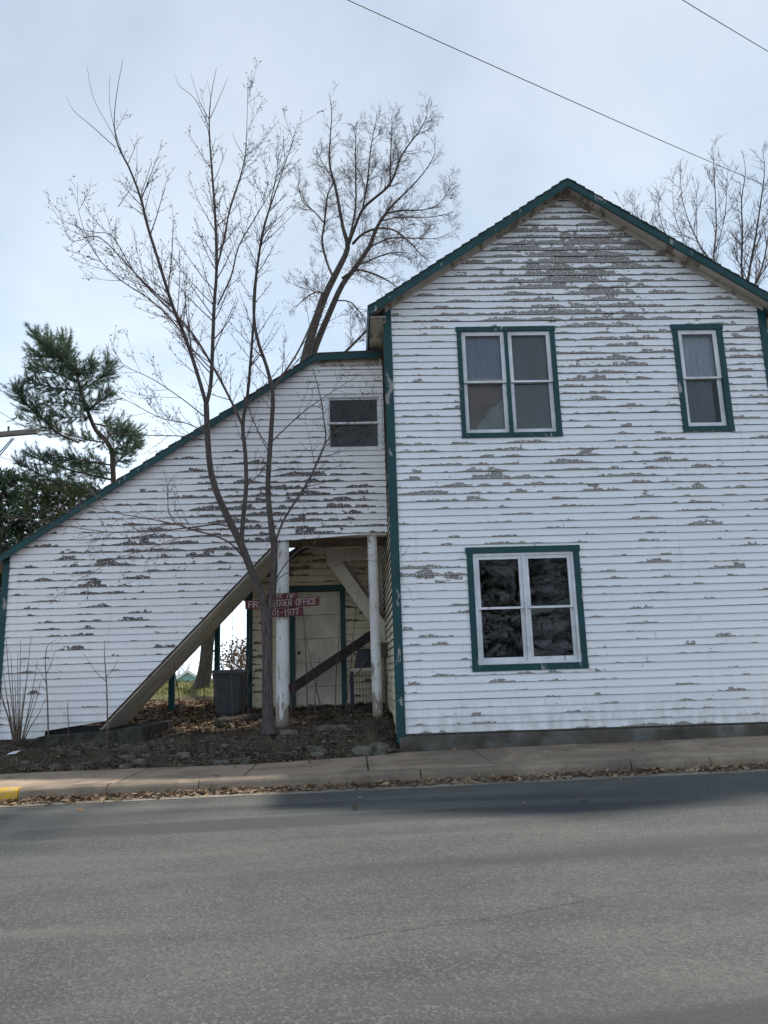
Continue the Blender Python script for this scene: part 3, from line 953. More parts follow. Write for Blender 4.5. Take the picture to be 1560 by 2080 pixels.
# rake boards (teal fascia)
mb = MB()
d = 0.130
c0 = rz(RIDGE_X, 0.052)
mb.prism([(EL - 0.02, rz(EL - 0.02, 0.052 - d)), (RIDGE_X, c0 - d), (RIDGE_X, c0), (EL - 0.02, rz(EL - 0.02, 0.052))], YF - 0.005, YF + 0.028)
mb.build('rake_board', M['green_worn'], roof)
mb = MB()
mb.prism([(RIDGE_X + 0.002, c0 - d), (ER + 0.02, rz(ER + 0.02, 0.052 - d)), (ER + 0.02, rz(ER + 0.02, 0.052)), (RIDGE_X + 0.002, c0)], YF - 0.005, YF + 0.028)
mb.build('rake_board', M['green_worn'], roof)
# flat white frieze under the rake, tight to the wall
mb = MB()
mb.prism([(XL + 0.02, rz(XL + 0.02, -0.085)), (RIDGE_X, rz(RIDGE_X, -0.085)), (RIDGE_X, rz(RIDGE_X, -0.003)), (XL + 0.02, rz(XL + 0.02, -0.003))], -0.050, -0.022)
mb.prism([(RIDGE_X + 0.002, rz(RIDGE_X, -0.085)), (XR - 0.02, rz(XR - 0.02, -0.085)), (XR - 0.02, rz(XR - 0.02, -0.003)), (RIDGE_X + 0.002, rz(RIDGE_X, -0.003))], -0.050, -0.022)
mb.build('frieze_board', M['soffit'], roof)
# eave soffit and fascia on the left
for (a, b, s_) in ((EL, XL + 0.02, 1), (XR, ER, -1)):
    mb = MB()
    x0, x1 = min(a, b), max(a, b)
    zz = rz(EL if s_ > 0 else ER, -0.11)
    mb.box(x0 + 0.01, x1, YF + 0.03, DEPTH + 0.25, zz, zz + 0.02)
    mb.build('eave_soffit', M['soffit'], roof)
    mb = MB()
    xf = EL - 0.02 if s_ > 0 else ER - 0.01
    mb.box(xf, xf + 0.028, YF + 0.03, DEPTH + 0.28, zz - 0.012, zz + 0.165)
    mb.build('eave_fascia', M['green'], roof)

# windows of the main house
fold = lambda k: 0.62 - 0.5 * k if k < 0.75 else 0.30
cur_up = {(0, 'upper'): [('curtain_blue', 0.04, 0.96, 0.13, 1.0, 0.006, -0.075, None), ('curtain_white', 0.06, 0.96, 0.0, 0.16, 0.010, -0.085, None)],
          (0, 'lower'): [('curtain_brown', 0.0, 1.0, 0.0, 1.0, 0.004, -0.13, None), ('cloth_grey', 0.28, 1.0, 0.0, 0.86, 0.007, -0.10, lambda k: 0.16 + 0.25 * min(1, k * 3) + 0.42 * max(0, k - 0.25) + 0.02 * sin(k * 17))],
          (1, 'upper'): [('screen', 0.0, 1.0, 0.0, 1.0, 0.0, -0.07, None)],
          (1, 'lower'): [('screen', 0.0, 1.0, 0.0, 1.0, 0.0, -0.085, None)]}
window(house, PF, *WIN_UP, 0.072, M['green_worn'], 2, 0.052, 0.062, M['green'], cur_up, 'paired upstairs window with teal casing')
cur_r = {(0, 'upper'): [('curtain_white', 0.02, 0.98, 0.0, 1.0, 0.014, -0.10, None)],
         (0, 'lower'): [('screen', 0.0, 0.80, 0.0, 1.0, 0.006, -0.10, None)]}
window(house, PF, *WIN_R, 0.086, M['green_worn'], 1, 0.0, 0.066, M['green'], cur_r, 'narrow upstairs window with a sheer curtain')
window(house, PF, *WIN_LOW, 0.092, M['green'], 2, 0.040, 0.052, M['white_trim'], None, 'paired downstairs window with dark panes', frame_w=0.035)

# ------------------------------------------------------------------ stair annex
AY = 0.90
annex = thing('stair_annex', (-2.4, AY + 0.6, 0.78), 'enclosed white clapboard outdoor stairway with sloping roof on two round posts', 'annex')
PA = lambda u, z, d: Vector((u, AY - d, z))
AXL = -5.31
E_A = 0.1050
z_beam = 3.70
za0 = z_beam - 28 * E_A
slope_r = (6.60 - 3.374) / (-0.52 + 5.39)


def a_lo(z):
    return AXL if z < 3.374 + slope_r * (AXL + 5.39) else -5.39 + (z - 3.374) / slope_r + 0.0


def a_hi(z):
    if z < z_beam - 0.02:
        return min(-1.20, -3.80 + (z - 0.86) * (2.51 / 2.62)) if z > 0.90 else -4.56
    return XL - 0.006


AW = (-0.385, 0.535, 5.045, 5.985)
wa = wall_part('front_wall', annex)
wm2 = wearmap(0.16, [(580, 1010, 200, 100, 0.58), (300, 1120, 190, 80, 0.44), (90, 1200, 80, 60, 0.25), (200, 1300, 160, 90, 0.16), (640, 1075, 140, 18, 0.25), (560, 780, 160, 110, -0.12), (120, 1420, 200, 60, -0.10)])
siding(wa, [M['siding_annex'], M['butt_shade']], PA, za0, 6.60, E_A, a_lo, lambda z: a_hi(z + 0.001), [(AW[0] + 0.04, AW[1] - 0.04, AW[2] + 0.035, AW[3] - 0.035)], wm2, 21)
window(annex, PA, *AW, 0.046, M['white_trim'], 1, 0.0, 0.030, M['white_trim'], None, None)
# carcass: rear and end walls, inner floor
D2 = AY + 1.25
mb = MB()
rear = [(AXL + 0.02, 0.80), (-3.74, 0.90), (-1.25, 3.55), (-1.25, 3.74), (XL - 0.012, 3.74), (XL - 0.012, 6.55), (-0.5, 6.55), (AXL + 0.02, 3.44)]
mb.prism(rear, D2, D2 + 0.02)
mb.box(AXL, AXL + 0.02, AY + 0.005, D2, 0.78, 3.42)
mb.build('rear_wall', M['sheath'], annex)
mb = MB()
mb.hexa([(AXL - 0.016, AY - 0.038, 0.70), (AXL + 0.075, AY - 0.038, 0.70), (AXL + 0.075, AY + 0.004, 0.70), (AXL - 0.016, AY + 0.004, 0.70), (AXL - 0.016, AY - 0.038, 3.44), (AXL + 0.075, AY - 0.038, 3.50), (AXL + 0.075, AY + 0.004, 3.50), (AXL - 0.016, AY + 0.004, 3.44)])
mb.build('corner_board', M['green'], annex)
# stair underside: cream boards under the flight
dx, dz = 2.52, 2.63
L = sqrt(dx * dx + dz * dz)
nx, nz = dz / L, -dx / L                      # pointing down and to the right
A0, A1 = (-3.78, 0.86), (-1.16, 0.86 + (2.62) * (2.62 / 2.51))
nb = 5
for k in range(nb):
    y0, y1 = lerp(AY + 0.006, D2 + 0.03, k / nb), lerp(AY + 0.006, D2 + 0.03, (k + 1) / nb) - 0.004
    o_ = 0.03 + (0.004 if k % 2 else 0.0)
    mb = MB()
    mb.prism([(A0[0] + nx * o_, A0[1] + nz * o_), (A1[0] + nx * o_, A1[1] + nz * o_), (A1[0], A1[1]), (A0[0], A0[1])], y0, y1)
    mb.build('soffit_board', M['cream'], annex)
mb = MB()                                      # rough strip covering the cut ends of the boards
mb.prism([(A0[0] + nx * 0.012, A0[1] + nz * 0.012), (A1[0] + nx * 0.012, A1[1] + nz * 0.012), (A1[0] - nx * 0.010, A1[1] - nz * 0.010), (A0[0] - nx * 0.010, A0[1] - nz * 0.010)], AY - 0.022, AY + 0.004)
mb.build('edge_strip', M['plank_dark'], annex)
# landing beam and ceiling
mb = MB(); mb.box(-1.20, XL - 0.02, AY + 0.004, AY + 0.18, z_beam - 0.035, z_beam + 0.12); mb.build('beam', M['cream'], annex)
for k in range(6):
    y0 = AY + 0.19 + k * 0.215
    mb = MB(); mb.box(-1.30, XL - 0.02, y0, y0 + 0.208, z_beam + 0.03 + (0.003 if k % 2 else 0), z_beam + 0.06); mb.build('ceiling_board', M['ceiling'], annex)
# roof of the annex
ze = lambda x: 3.374 + slope_r * (x + 5.39)
mb = MB()
mb.prism([(-5.56, ze(-5.56) + 0.005), (-0.52, ze(-0.52) + 0.005), (-0.52, ze(-0.52) + 0.055), (-5.56, ze(-5.56) + 0.055)], AY - 0.11, D2 + 0.2)
mb.prism([(-0.519, 6.602), (XL - 0.02, 6.64), (XL - 0.02, 6.69), (-0.519, 6.652)], AY - 0.11, D2 + 0.2)
ar = mb.build('roof', M['soffit'], annex)
nc = 26
for k in range(nc):
    xa, xb = lerp(-5.60, -0.50, k / nc), lerp(-5.60, -0.50, min(1, (k + 1.2) / nc))
    mb = MB()
    mb.prism([(xa, ze(xa) + 0.060), (xb, ze(xb) + 0.059), (xb, ze(xb) + 0.063), (xa, ze(xa) + 0.088 + rng.uniform(-0.004, 0.008))], AY - 0.135 - rng.uniform(0, 0.02), D2 + 0.2)
    mb.build('shingle_course', M['shingle'], ar)
mb = MB(); mb.prism([(-0.53, 6.655), (XL - 0.02, 6.693), (XL - 0.02, 6.715), (-0.53, 6.680)], AY - 0.14, D2 + 0.2); mb.build('shingle_course', M['shingle'], ar)
mb = MB(); mb.prism([(-5.58, ze(-5.58) - 0.050), (-0.50, ze(-0.50) - 0.050), (-0.50, ze(-0.50) + 0.052), (-5.58, ze(-5.58) + 0.052)], AY - 0.142, AY - 0.112); mb.build('rake_board', M['green'], ar)
mb = MB(); mb.prism([(-0.498, 6.545), (XL - 0.03, 6.585), (XL - 0.03, 6.690), (-0.498, 6.650)], AY - 0.142, AY - 0.112); mb.build('rake_board', M['green'], ar)
mb = MB(); mb.prism([(-0.45, 6.49), (XL - 0.02, 6.49), (XL - 0.02, 6.639), (-0.45, 6.60)], AY - 0.045, AY - 0.022); mb.build('frieze_board', M['soffit'], ar)
# round posts
for (xa, za, xb, zb, r) in ((-1.108, 0.72, -1.082, z_beam - 0.035, 0.097), (0.335, 0.80, 0.322, z_beam - 0.035, 0.077)):
    mb = MB()
    k = 16
    pts = [Vector((lerp(xa, xb, i / k), AY + 0.10, lerp(za, zb, i / k))) for i in range(k + 1)]
    mb.tube(pts, [r * (1 + 0.012 * sin(i * 2.3)) * (1.02 if i == 0 else 1) for i in range(k + 1)], 18)
    mb.build('post', M['column'], annex)
# slab the stair wall stands on
mb = MB()
mb.hexa([(-4.56, 0.56, 0.45), (-3.33, 0.56, 0.50), (-3.22, 1.9, 0.5), (-4.56, 1.9, 0.5), (-4.54, 0.58, 0.795), (-3.42, 0.585, 0.835), (-3.40, 1.9, 0.850), (-4.54, 1.9, 0.815)])
mb.build('foundation_slab', M['slab'], annex)
mb = MB()
mb.hexa([(-3.41, 0.53, 0.45), (-3.06, 0.55, 0.50), (-2.92, 1.9, 0.5), (-3.25, 1.9, 0.5), (-3.41, 0.55, 0.860), (-3.08, 0.57, 0.875), (-2.93, 1.9, 0.90), (-3.40, 1.9, 0.886)])
mb.build('foundation_slab', M['slab'], annex)
mb = MB(); mb.box(AXL, -4.565, AY - 0.015, AY + 0.3, 0.40, 0.757); mb.build('foundation_slab', M['slab'], annex)
mb = MB(); mb.box(-4.55, -3.80, AY + 0.06, AY + 0.2, 0.78, 0.905); mb.build('sill_or_gap_shade', M['crack'], annex)  # dark box standing in for the shaded gap under the stair wall
# second flight behind the posts: cream stringer, riser panel and dark underside
mb = MB(); mb.box(-0.46, XL - 0.02, 2.50, 2.53, 3.50, 3.73); mb.build('stringer_panel', M['cream'], annex)
mb = MB(); mb.prism([(-0.46, 3.495), (-0.19, 3.495), (0.54, 2.42), (0.54, 2.02)], 2.49, 2.535); mb.build('stringer', M['cream'], annex)
mb = MB(); mb.prism([(-0.16, 3.53), (0.54, 2.50), (0.54, 2.53), (-0.14, 3.56)], 2.54, 3.42); mb.build('stair_underside', M['ceiling'], annex)

# ------------------------------------------------------------------ rear wing behind the porch
WY = 3.50
wing = thing('rear_wing', (-0.7, WY, 0.95), 'low cream clapboard rear wing with teal door frame seen behind the round posts', 'building')
PW = lambda u, z, d: Vector((u, WY - d, z))
DR = (-1.188, -0.150, 0.90, 3.19)
ww = wall_part('front_wall', wing)
siding(ww, [M['siding_cream'], M['butt_shade']], PW, 0.88, 4.35, 0.125, lambda z: -1.90 if z < 3.2 else -1.90 + (z - 3.2) / 0.65, lambda z: XL - 0.01,
       [(DR[0] + 0.04, DR[1] - 0.04, 0.5, DR[3] - 0.04)], wearmap(0.30, [(620, 1140, 200, 30, 0.34), (540, 1320, 60, 60, 0.1)]), 31, 0.0)
mb = MB()
mb.box(-1.90, -1.88, WY + 0.002, 7.5, 0.8, 3.2)
mb.box(-1.88, XL - 0.01, 7.48, 7.5, 0.8, 3.2)
mb.build('side_wall', M['siding_cream'], wing)
mb = MB(); mb.box(-1.985, -1.875, WY - 0.045, WY - 0.002, 0.86, 3.16); mb.build('corner_board', M['green'], wing)
mb = MB()
mb.prism([(-2.18, 3.03), (0.0, 4.447), (0.0, 4.53), (-2.18, 3.11)], WY - 0.30, 7.6)
wr = mb.build('roof', M['shingle'], wing)
mb = MB(); mb.prism([(-2.20, 2.98), (0.0, 4.41), (0.0, 4.545), (-2.20, 3.115)], WY - 0.34, WY - 0.305); mb.build('rake_board', M['plank_dark'], wr)
# door
mb = MB()
mb.box(DR[0], DR[0] + 0.095, WY - 0.05, WY + 0.09, 0.86, DR[3] - 0.11)
mb.box(DR[1] - 0.095, DR[1], WY - 0.05, WY + 0.09, 0.86, DR[3] - 0.11)
mb.box(DR[0] - 0.01, DR[1] + 0.01, WY - 0.055, WY + 0.09, DR[3] - 0.11, DR[3])
door = mb.build('door', M['green'], wing)
dz0 = 0.90
for k in range(5):                              # five wide horizontal panels of the closed door
    h0, h1 = lerp(dz0, DR[3] - 0.112, k / 5), lerp(dz0, DR[3] - 0.112, (k + 1) / 5)
    mb = MB(); mb.box(DR[0] + 0.097, DR[1] - 0.097, WY + 0.02 + 0.003 * (k % 2), WY + 0.06, h0, h1 - 0.008)
    mb.build('door_panel', M['cream_door'], door)
mb = MB(); mb.box(DR[0] + 0.02, DR[1] - 0.02, WY + 0.064, WY + 0.09, 0.86, DR[3] - 0.02); mb.build('door_light_stop', M['plank_dark'], door)  # backing slab added behind the panels to stop sunlight leaking through
mb = MB(); mb.tube([(DR[0] + 0.17, WY + 0.02, 1.95), (DR[0] + 0.17, WY - 0.03, 1.95), (DR[0] + 0.17, WY - 0.06, 1.95)], [0.012, 0.012, 0.028], 10); mb.build('handle', M['black_metal'], door)
# tall cream board where the wing meets the house
mb = MB(); mb.box(0.42, XL - 0.016, 3.20, 3.225, 0.90, 3.72); mb.build('trim_board', M['cream'], wing)
# porch posts and the roof they carry
for (px, py, Y) in ((348, 1445, 3.4), (440, 1432, 4.6)):
    p = PX(px, py, Y)
    mb = MB(); mb.box(p.x - 0.05, p.x + 0.05, Y - 0.05, Y + 0.05, yard(p.x, Y) - 0.1, 3.20); mb.build('porch_post', M['green'], wing)
mb = MB(); mb.prism([(-3.55, 3.20), (-1.99, 3.32), (-1.99, 3.38), (-3.55, 3.26)], 3.2, 5.2); mb.build('porch_roof', M['plank_dark'], wing)

# ------------------------------------------------------------------ red sign on the post
FONT = {'S': [[(1, .85), (.8, 1), (.2, 1), (0, .85), (0, .65), (.2, .52), (.8, .48), (1, .35), (1, .15), (.8, 0), (.2, 0), (0, .15)]],
        'I': [[(.5, 0), (.5, 1)]], 'T': [[(0, 1), (1, 1)], [(.5, 1), (.5, 0)]], 'E': [[(1, 1), (0, 1), (0, 0), (1, 0)], [(0, .5), (.8, .5)]],
        'O': [[(.25, 0), (.75, 0), (1, .2), (1, .8), (.75, 1), (.25, 1), (0, .8), (0, .2), (.25, 0)]], 'F': [[(1, 1), (0, 1), (0, 0)], [(0, .5), (.8, .5)]],
        'R': [[(0, 0), (0, 1), (.75, 1), (1, .85), (1, .62), (.75, .48), (0, .48)], [(.5, .48), (1, 0)]], 'L': [[(0, 1), (0, 0), (1, 0)]],
        'D': [[(0, 0), (0, 1), (.7, 1), (1, .75), (1, .25), (.7, 0), (0, 0)]], 'G': [[(1, .82), (.75, 1), (.25, 1), (0, .8), (0, .2), (.25, 0), (.75, 0), (1, .2), (1, .45), (.6, .45)]],
        'C': [[(1, .82), (.75, 1), (.25, 1), (0, .8), (0, .2), (.25, 0), (.75, 0), (1, .18)]], '1': [[(.25, .8), (.55, 1), (.55, 0)], [(.25, 0), (.85, 0)]],
        '9': [[(.95, .6), (.7, .45), (.25, .45), (0, .6), (0, .85), (.25, 1), (.75, 1), (1, .85), (1, .2), (.75, 0), (.2, 0)]],
        '0': [[(.25, 0), (.75, 0), (1, .2), (1, .8), (.75, 1), (.25, 1), (0, .8), (0, .2), (.25, 0)]], '7': [[(0, 1), (1, 1), (.45, 0)]], '-': [[(.1, .5), (.9, .5)]]}
SY = AY - 0.06
sign = thing('sign', (-1.1, SY, 2.3), 'red three-board sign with white letters fixed across the left round post', 'sign')


def sign_board(tl, tr, bl, br, text, tx0, tx1, ychar0, ychar1, dy):
    """corner pixels of the board; text between tx0 and tx1 (pixels along the board)"""
    Y = SY - dy
    c = [PX(*bl, Y), PX(*br, Y), PX(*tr, Y), PX(*tl, Y)]
    mb = MB()
    b = Vector((0, 0.028, 0))
    mb.hexa([c[0], c[1], c[1] + b, c[0] + b, c[3], c[2], c[2] + b, c[3] + b])
    bd = mb.build('board', M['red'], sign)

    def on(u, v):                                # u along, v up the board
        return (c[0].lerp(c[1], u)).lerp(c[3].lerp(c[2], u), v)
    wpx = tr[0] - tl[0]
    wt = {'I': 0.5, ' ': 0.95, '1': 0.9}
    tot = sum(wt.get(ch, 1.0) for ch in text)
    mb = MB()
    x = 0.0
    wid = (c[1] - c[0]).length
    hgt = (c[3] - c[0]).length
    ex = (c[1] - c[0]).normalized(); ez = (c[3] - c[0]).normalized()
    for ch in text:
        k = wt.get(ch, 1.0)
        if ch in FONT:
            u0 = ((tx0 + (tx1 - tx0) * (x + 0.14 * (1 if k > 0.6 else 0)) / tot) - tl[0]) / wpx
            u1 = ((tx0 + (tx1 - tx0) * (x + k - 0.16 * (1 if k > 0.6 else 0)) / tot) - tl[0]) / wpx
            for st in FONT[ch]:
                q = [on(lerp(u0, u1, a), lerp(ychar0, ychar1, bb)) for a, bb in st]
                for a, bb in zip(q[:-1], q[1:]):
                    dd = (bb - a).normalized()
                    nn = Vector((-dd.z, 0, dd.x)) * 0.0052
                    dd = dd * 0.005
                    f0 = Vector((0, -0.004, 0)); f1 = Vector((0, 0.004, 0))
                    p4 = [a - dd - nn, bb + dd - nn, bb + dd + nn, a - dd + nn]
                    mb.hexa([p4[0] + f0, p4[1] + f0, p4[1] + f1, p4[0] + f1, p4[3] + f0, p4[2] + f0, p4[2] + f1, p4[3] + f1])
        x += k
    mb.build('lettering', M['letter'], bd)


sign_board((541, 1206.5), (604.5, 1203), (541, 1222), (604.5, 1219), 'SITE OF', 547, 599, 0.22, 0.82, 0.0)
sign_board((497.5, 1220), (648.5, 1212), (498, 1237.5), (648, 1229.5), 'FIRST LEDGER OFFICE', 504, 643, 0.17, 0.85, 0.004)
sign_board((531, 1238), (615.5, 1233.5), (531, 1254), (615.5, 1251), '1901-1977', 538, 607, 0.17, 0.85, 0.0)

# ------------------------------------------------------------------ things in the porch
# wheeled bin
bp0 = PX(468, 1447, 2.9)
bz = yard(bp0.x, 2.9) - 0.01
rb = thing('rubbish_bin', (bp0.x, 2.9, bz), 'grey plastic wheeled rubbish bin standing behind the tree trunk', 'bin')
cx, cy = bp0.x, 2.9
mb = MB()
ring = []
for (z, hw, hd) in ((0.05, 0.20, 0.22), (0.10, 0.215, 0.24), (0.66, 0.262, 0.30), (0.70, 0.275, 0.315), (0.735, 0.285, 0.325), (0.74, 0.262, 0.30), (0.70, 0.25, 0.285)):
    c = 0.05
    ring.append([(cx - hw + c, cy - hd, bz + z), (cx + hw - c, cy - hd, bz + z), (cx + hw, cy - hd + c, bz + z), (cx + hw, cy + hd - c, bz + z), (cx + hw - c, cy + hd, bz + z), (cx - hw + c, cy + hd, bz + z), (cx - hw, cy + hd - c, bz + z), (cx - hw, cy - hd + c, bz + z)])
vs_ = [q for r in ring for q in r]
fs = [(i * 8 + k, i * 8 + (k + 1) % 8, (i + 1) * 8 + (k + 1) % 8, (i + 1) * 8 + k) for i in range(len(ring) - 1) for k in range(8)] + [tuple(range(7, -1, -1))]
mb.add(vs_, fs)
mb.build('body', M['bin'], rb)
mb = MB()
mb.prism([(cx - 0.30, bz + 0.742), (cx + 0.30, bz + 0.742), (cx + 0.30, bz + 0.77), (cx + 0.24, bz + 0.80), (cx - 0.24, bz + 0.80), (cx - 0.30, bz + 0.77)], cy - 0.345, cy + 0.33)
mb.build('lid', M['bin_lid'], rb)
mb = MB(); mb.tube([(cx - 0.24, cy + 0.37, bz + 0.72), (cx, cy + 0.375, bz + 0.72), (cx + 0.24, cy + 0.37, bz + 0.72)], [0.016] * 3, 8); mb.build('handle', M['bin'], rb)
for s_ in (-1, 1):
    mb = MB(); mb.tube([(cx + s_ * 0.20, cy + 0.24, bz + 0.11), (cx + s_ * 0.25, cy + 0.24, bz + 0.11)], [0.11, 0.11], 18); mb.build('wheel', M['rubber'], rb)

# dark plank leaning across the door
a, b = PX(588, 1402, 2.75), PX(775, 1276, 2.95)
dd = (b - a).normalized(); nn = Vector((-dd.z, 0, dd.x)) * 0.082
mb = MB()
f1 = Vector((0, 0.045, 0))
mb.hexa([a - nn, b - nn, b - nn + f1, a - nn + f1, a + nn, b + nn, b + nn + f1, a + nn + f1])
mb.build('plank', M['plank_dark'], label='long dark plank leaning diagonally across the porch door', cat='plank')

# small stand with a black box
sx0, sx1 = PX(709, 1360, 2.6).x, PX(768, 1360, 2.6).x
st_z = PX(735, 1357, 2.6).z
gz = yard((sx0 + sx1) / 2, 2.6)
st = thing('stand', ((sx0 + sx1) / 2, 2.75, gz), 'small wire-framed stand with pale top beside the right round post', 'stand')
mb = MB(); mb.box(sx0, sx1, 2.58, 2.95, st_z - 0.05, st_z); mb.build('top', M['cream'], st)
for (x, y) in ((sx0 + 0.045, 2.62), (sx1 - 0.045, 2.62), (sx0 + 0.045, 2.91), (sx1 - 0.045, 2.91)):
    mb = MB(); mb.box(x - 0.035, x + 0.035, y - 0.03, y + 0.03, gz - 0.05, st_z - 0.052); mb.build('leg', M['black_metal'], st)
mb = MB()
for k in range(6):
    x = lerp(sx0 + 0.12, sx1 - 0.1, k / 5); mb.tube([(x, 2.64, gz), (x, 2.64, st_z - 0.06)], [0.004, 0.004], 4)
for k in range(5):
    z = lerp(gz + 0.1, st_z - 0.12, k / 4); mb.tube([(sx0 + 0.09, 2.646, z), (sx1 - 0.08, 2.646, z)], [0.004, 0.004], 4)
mb.build('wire_grid', M['black_metal'], st)
bx0, bx1 = PX(722, 1350, 2.7).x, PX(760, 1350, 2.7).x
bt = PX(735, 1321, 2.7).z
mb = MB()
mb.hexa([(bx0 - 0.03, 2.62, st_z + 0.002), (bx1, 2.62, st_z + 0.002), (bx1, 2.86, st_z + 0.002), (bx0 - 0.03, 2.86, st_z + 0.002), (bx0 + 0.04, 2.66, bt), (bx1, 2.66, bt), (bx1, 2.84, bt), (bx0 + 0.04, 2.84, bt)])
cr = thing('box', ((bx0 + bx1) / 2, 2.74, st_z), 'black metal box sitting on the small wire stand', 'box')
mb.build('body', M['black_metal'], cr)
mb = MB(); mb.box(bx0 + 0.02, bx1 + 0.005, 2.65, 2.85, bt + 0.001, bt + 0.02); mb.build('lid', M['rubber'], cr)
mb = MB(); mb.tube([PX(716, 1378, 2.5), PX(728, 1366, 2.5), PX(741, 1345, 2.52), PX(748, 1336, 2.6)], [0.012] * 4, 6)
mb.build('hose', M['drywood'], label='thin pale stick leaning against the black box', cat='stick')

# utility meter on the side wall by the post
m0 = PX(781, 1323, 2.2)
mt = thing('meter', (XL - 0.02, 2.1, m0.z), 'small grey utility box on the house side wall behind the right post', 'meter')
mb = MB(); mb.box(XL - 0.12, XL - 0.012, 2.02, 2.16, m0.z - 0.10, m0.z + 0.14); mb.build('case', M['concrete_dark'], mt)
mb = MB(); mb.tube([(XL - 0.06, 2.09, m0.z - 0.10), (XL - 0.06, 2.09, m0.z - 0.6), (XL - 0.06, 2.10, 0.8)], [0.02] * 3, 8); mb.build('conduit', M['concrete_dark'], mt)

# ------------------------------------------------------------------ stones along the bank
def rock(mb, c, sx, sy, sz, R, flat=0.6):
    nu, nv = 12, 7
    off = Vector((R.uniform(0, 50), R.uniform(0, 50), R.uniform(0, 50)))
    vs_ = []
    for j in range(nv + 1):
        th = pi * j / nv
        for i in range(nu):
            ph = 2 * pi * i / nu
            dv = Vector((sin(th) * cos(ph), sin(th) * sin(ph), cos(th)))
            k = 1 + 0.5 * mnoise.noise(dv * 1.6 + off) + 0.30 * mnoise.noise(dv * 4 + off)
            q = dv * k
            q = Vector([math.copysign(abs(a) ** flat, a) for a in q])
            vs_.append((c[0] + q.x * sx, c[1] + q.y * sy, c[2] + q.z * sz))
    fs = [(j * nu + i, j * nu + (i + 1) % nu, (j + 1) * nu + (i + 1) % nu, (j + 1) * nu + i) for j in range(nv) for i in range(nu)]
    mb.add(vs_, fs, 0, False)


R = random.Random(5)
stones = [((664, 1518), 0.24, 0.13, 0.055, 'pale flat stone in the bank below the round posts'), ((700, 1520), 0.13, 0.10, 0.06, 'small pale stone beside the flat stone in the bank'),
          ((740, 1512), 0.17, 0.14, 0.075, 'grey stone in the bank near the house corner'), ((780, 1507), 0.20, 0.15, 0.10, 'mossy stone wedged against the house corner'),
          ((640, 1530), 0.16, 0.10, 0.045, 'low flat stone at the foot of the bank under the left post'), ((585, 1522), 0.20, 0.10, 0.05, 'brown stone in the bank in front of the tree'),
          ((285, 1541), 0.17, 0.11, 0.06, 'dark stone at the foot of the bank left of the ledge'), ((256, 1537), 0.10, 0.08, 0.05, 'small dark stone at the left end of the stone ledge')]
for (pxy, sx, sy, sz, lab) in stones:
    p = PX(pxy[0], pxy[1], -0.15)
    for _ in range(8):
        d = ray(*pxy)
        yy = p.y
        p = EYE + d * ((yard(p.x, max(toe(p.x) + 0.05, min(0.6, yy))) + 0.02 - EYE.z) / d.z)
        p.y = max(toe(p.x) + 0.08, min(0.7, p.y))
    mb = MB(); rock(mb, (p.x, p.y, yard(p.x, p.y) + sz * 0.05), sx * 0.8, sy * 0.8, sz * 0.95, R)
    mb.build('stone', M['stone'], label=lab, cat='stone', group='stones in the bank')
# broken concrete ledge, two lengths
for (x0, x1, z, lab) in ((-3.0, -2.15, 0.045, 'left length of the broken concrete ledge in the bank'), (-2.1, -1.32, 0.055, 'right length of the broken concrete ledge in the bank')):
    mb = MB()
    n = 18
    ve, fe = [], []
    for i in range(n + 1):
        x = lerp(x0, x1, i / n)
        y = toe(x) + 0.30 + R.uniform(-0.035, 0.035)
        zb = yard(x, y) - 0.10
        zt = zs(x) + 0.135 + z * 0.5 + R.uniform(-0.03, 0.022)
        ve += [(x, y, zb), (x, y + R.uniform(-0.015, 0.015), zt), (x, y + 0.28, zt + 0.03 + R.uniform(-0.01, 0.01)), (x, y + 0.3, zb)]
    for i in range(n):
        for j in range(4): fe.append((i * 4 + j, i * 4 + 4 + j, i * 4 + 4 + (j + 1) % 4, i * 4 + (j + 1) % 4))
    fe += [(0, 1, 2, 3), (n * 4 + 3, n * 4 + 2, n * 4 + 1, n * 4)]
    mb.add(ve, fe)
    mb.build('ledge', M['slab'], label=lab, cat='ledge')
# old log lying behind the tree
a, b = PX(440, 1480, 1.5), PX(535, 1452, 2.2)
a.z = yard(a.x, 1.5) + 0.06; b.z = yard(b.x, 2.2) + 0.07
mb = MB(); mb.tube([a.lerp(b, i / 6) + Vector((0, 0, 0.01 * sin(i * 2))) for i in range(7)], [0.075, 0.085, 0.08, 0.085, 0.08, 0.075, 0.06], 9)
mb.build('log', M['bark_old'], label='dark rotting log lying behind the tree base', cat='log')
# scrap of paper by the pavement
p = PX(25, 1546, -0.1); p = Vector((p.x, -0.1, yard(p.x, -0.1) + 0.02))
mb = MB(); mb.add([p + Vector(q) for q in ((-0.07, -0.04, 0), (0.06, -0.05, 0.01), (0.09, 0.03, 0.045), (-0.03, 0.05, 0.03))], [(0, 1, 2, 3)])
mb.add([p + Vector(q) for q in ((-0.03, 0.05, 0.03), (0.09, 0.03, 0.045), (0.08, 0.05, 0.02), (-0.01, 0.07, 0.012))], [(0, 1, 2, 3)])
mb.build('paper_scrap', M['paper'], label='white scrap of paper on the soil by the pavement', cat='litter')

# ------------------------------------------------------------------ vegetation helpers
UP = Vector((0, 0, 1))


def perp(t, R):
    for _ in range(10):
        q = Vector((R.gauss(0, 1), R.gauss(0, 1), R.gauss(0, 1)))
        q = q - t * q.dot(t)
        if q.length > 0.2: return q.normalized()
    return t.orthogonal().normalized()


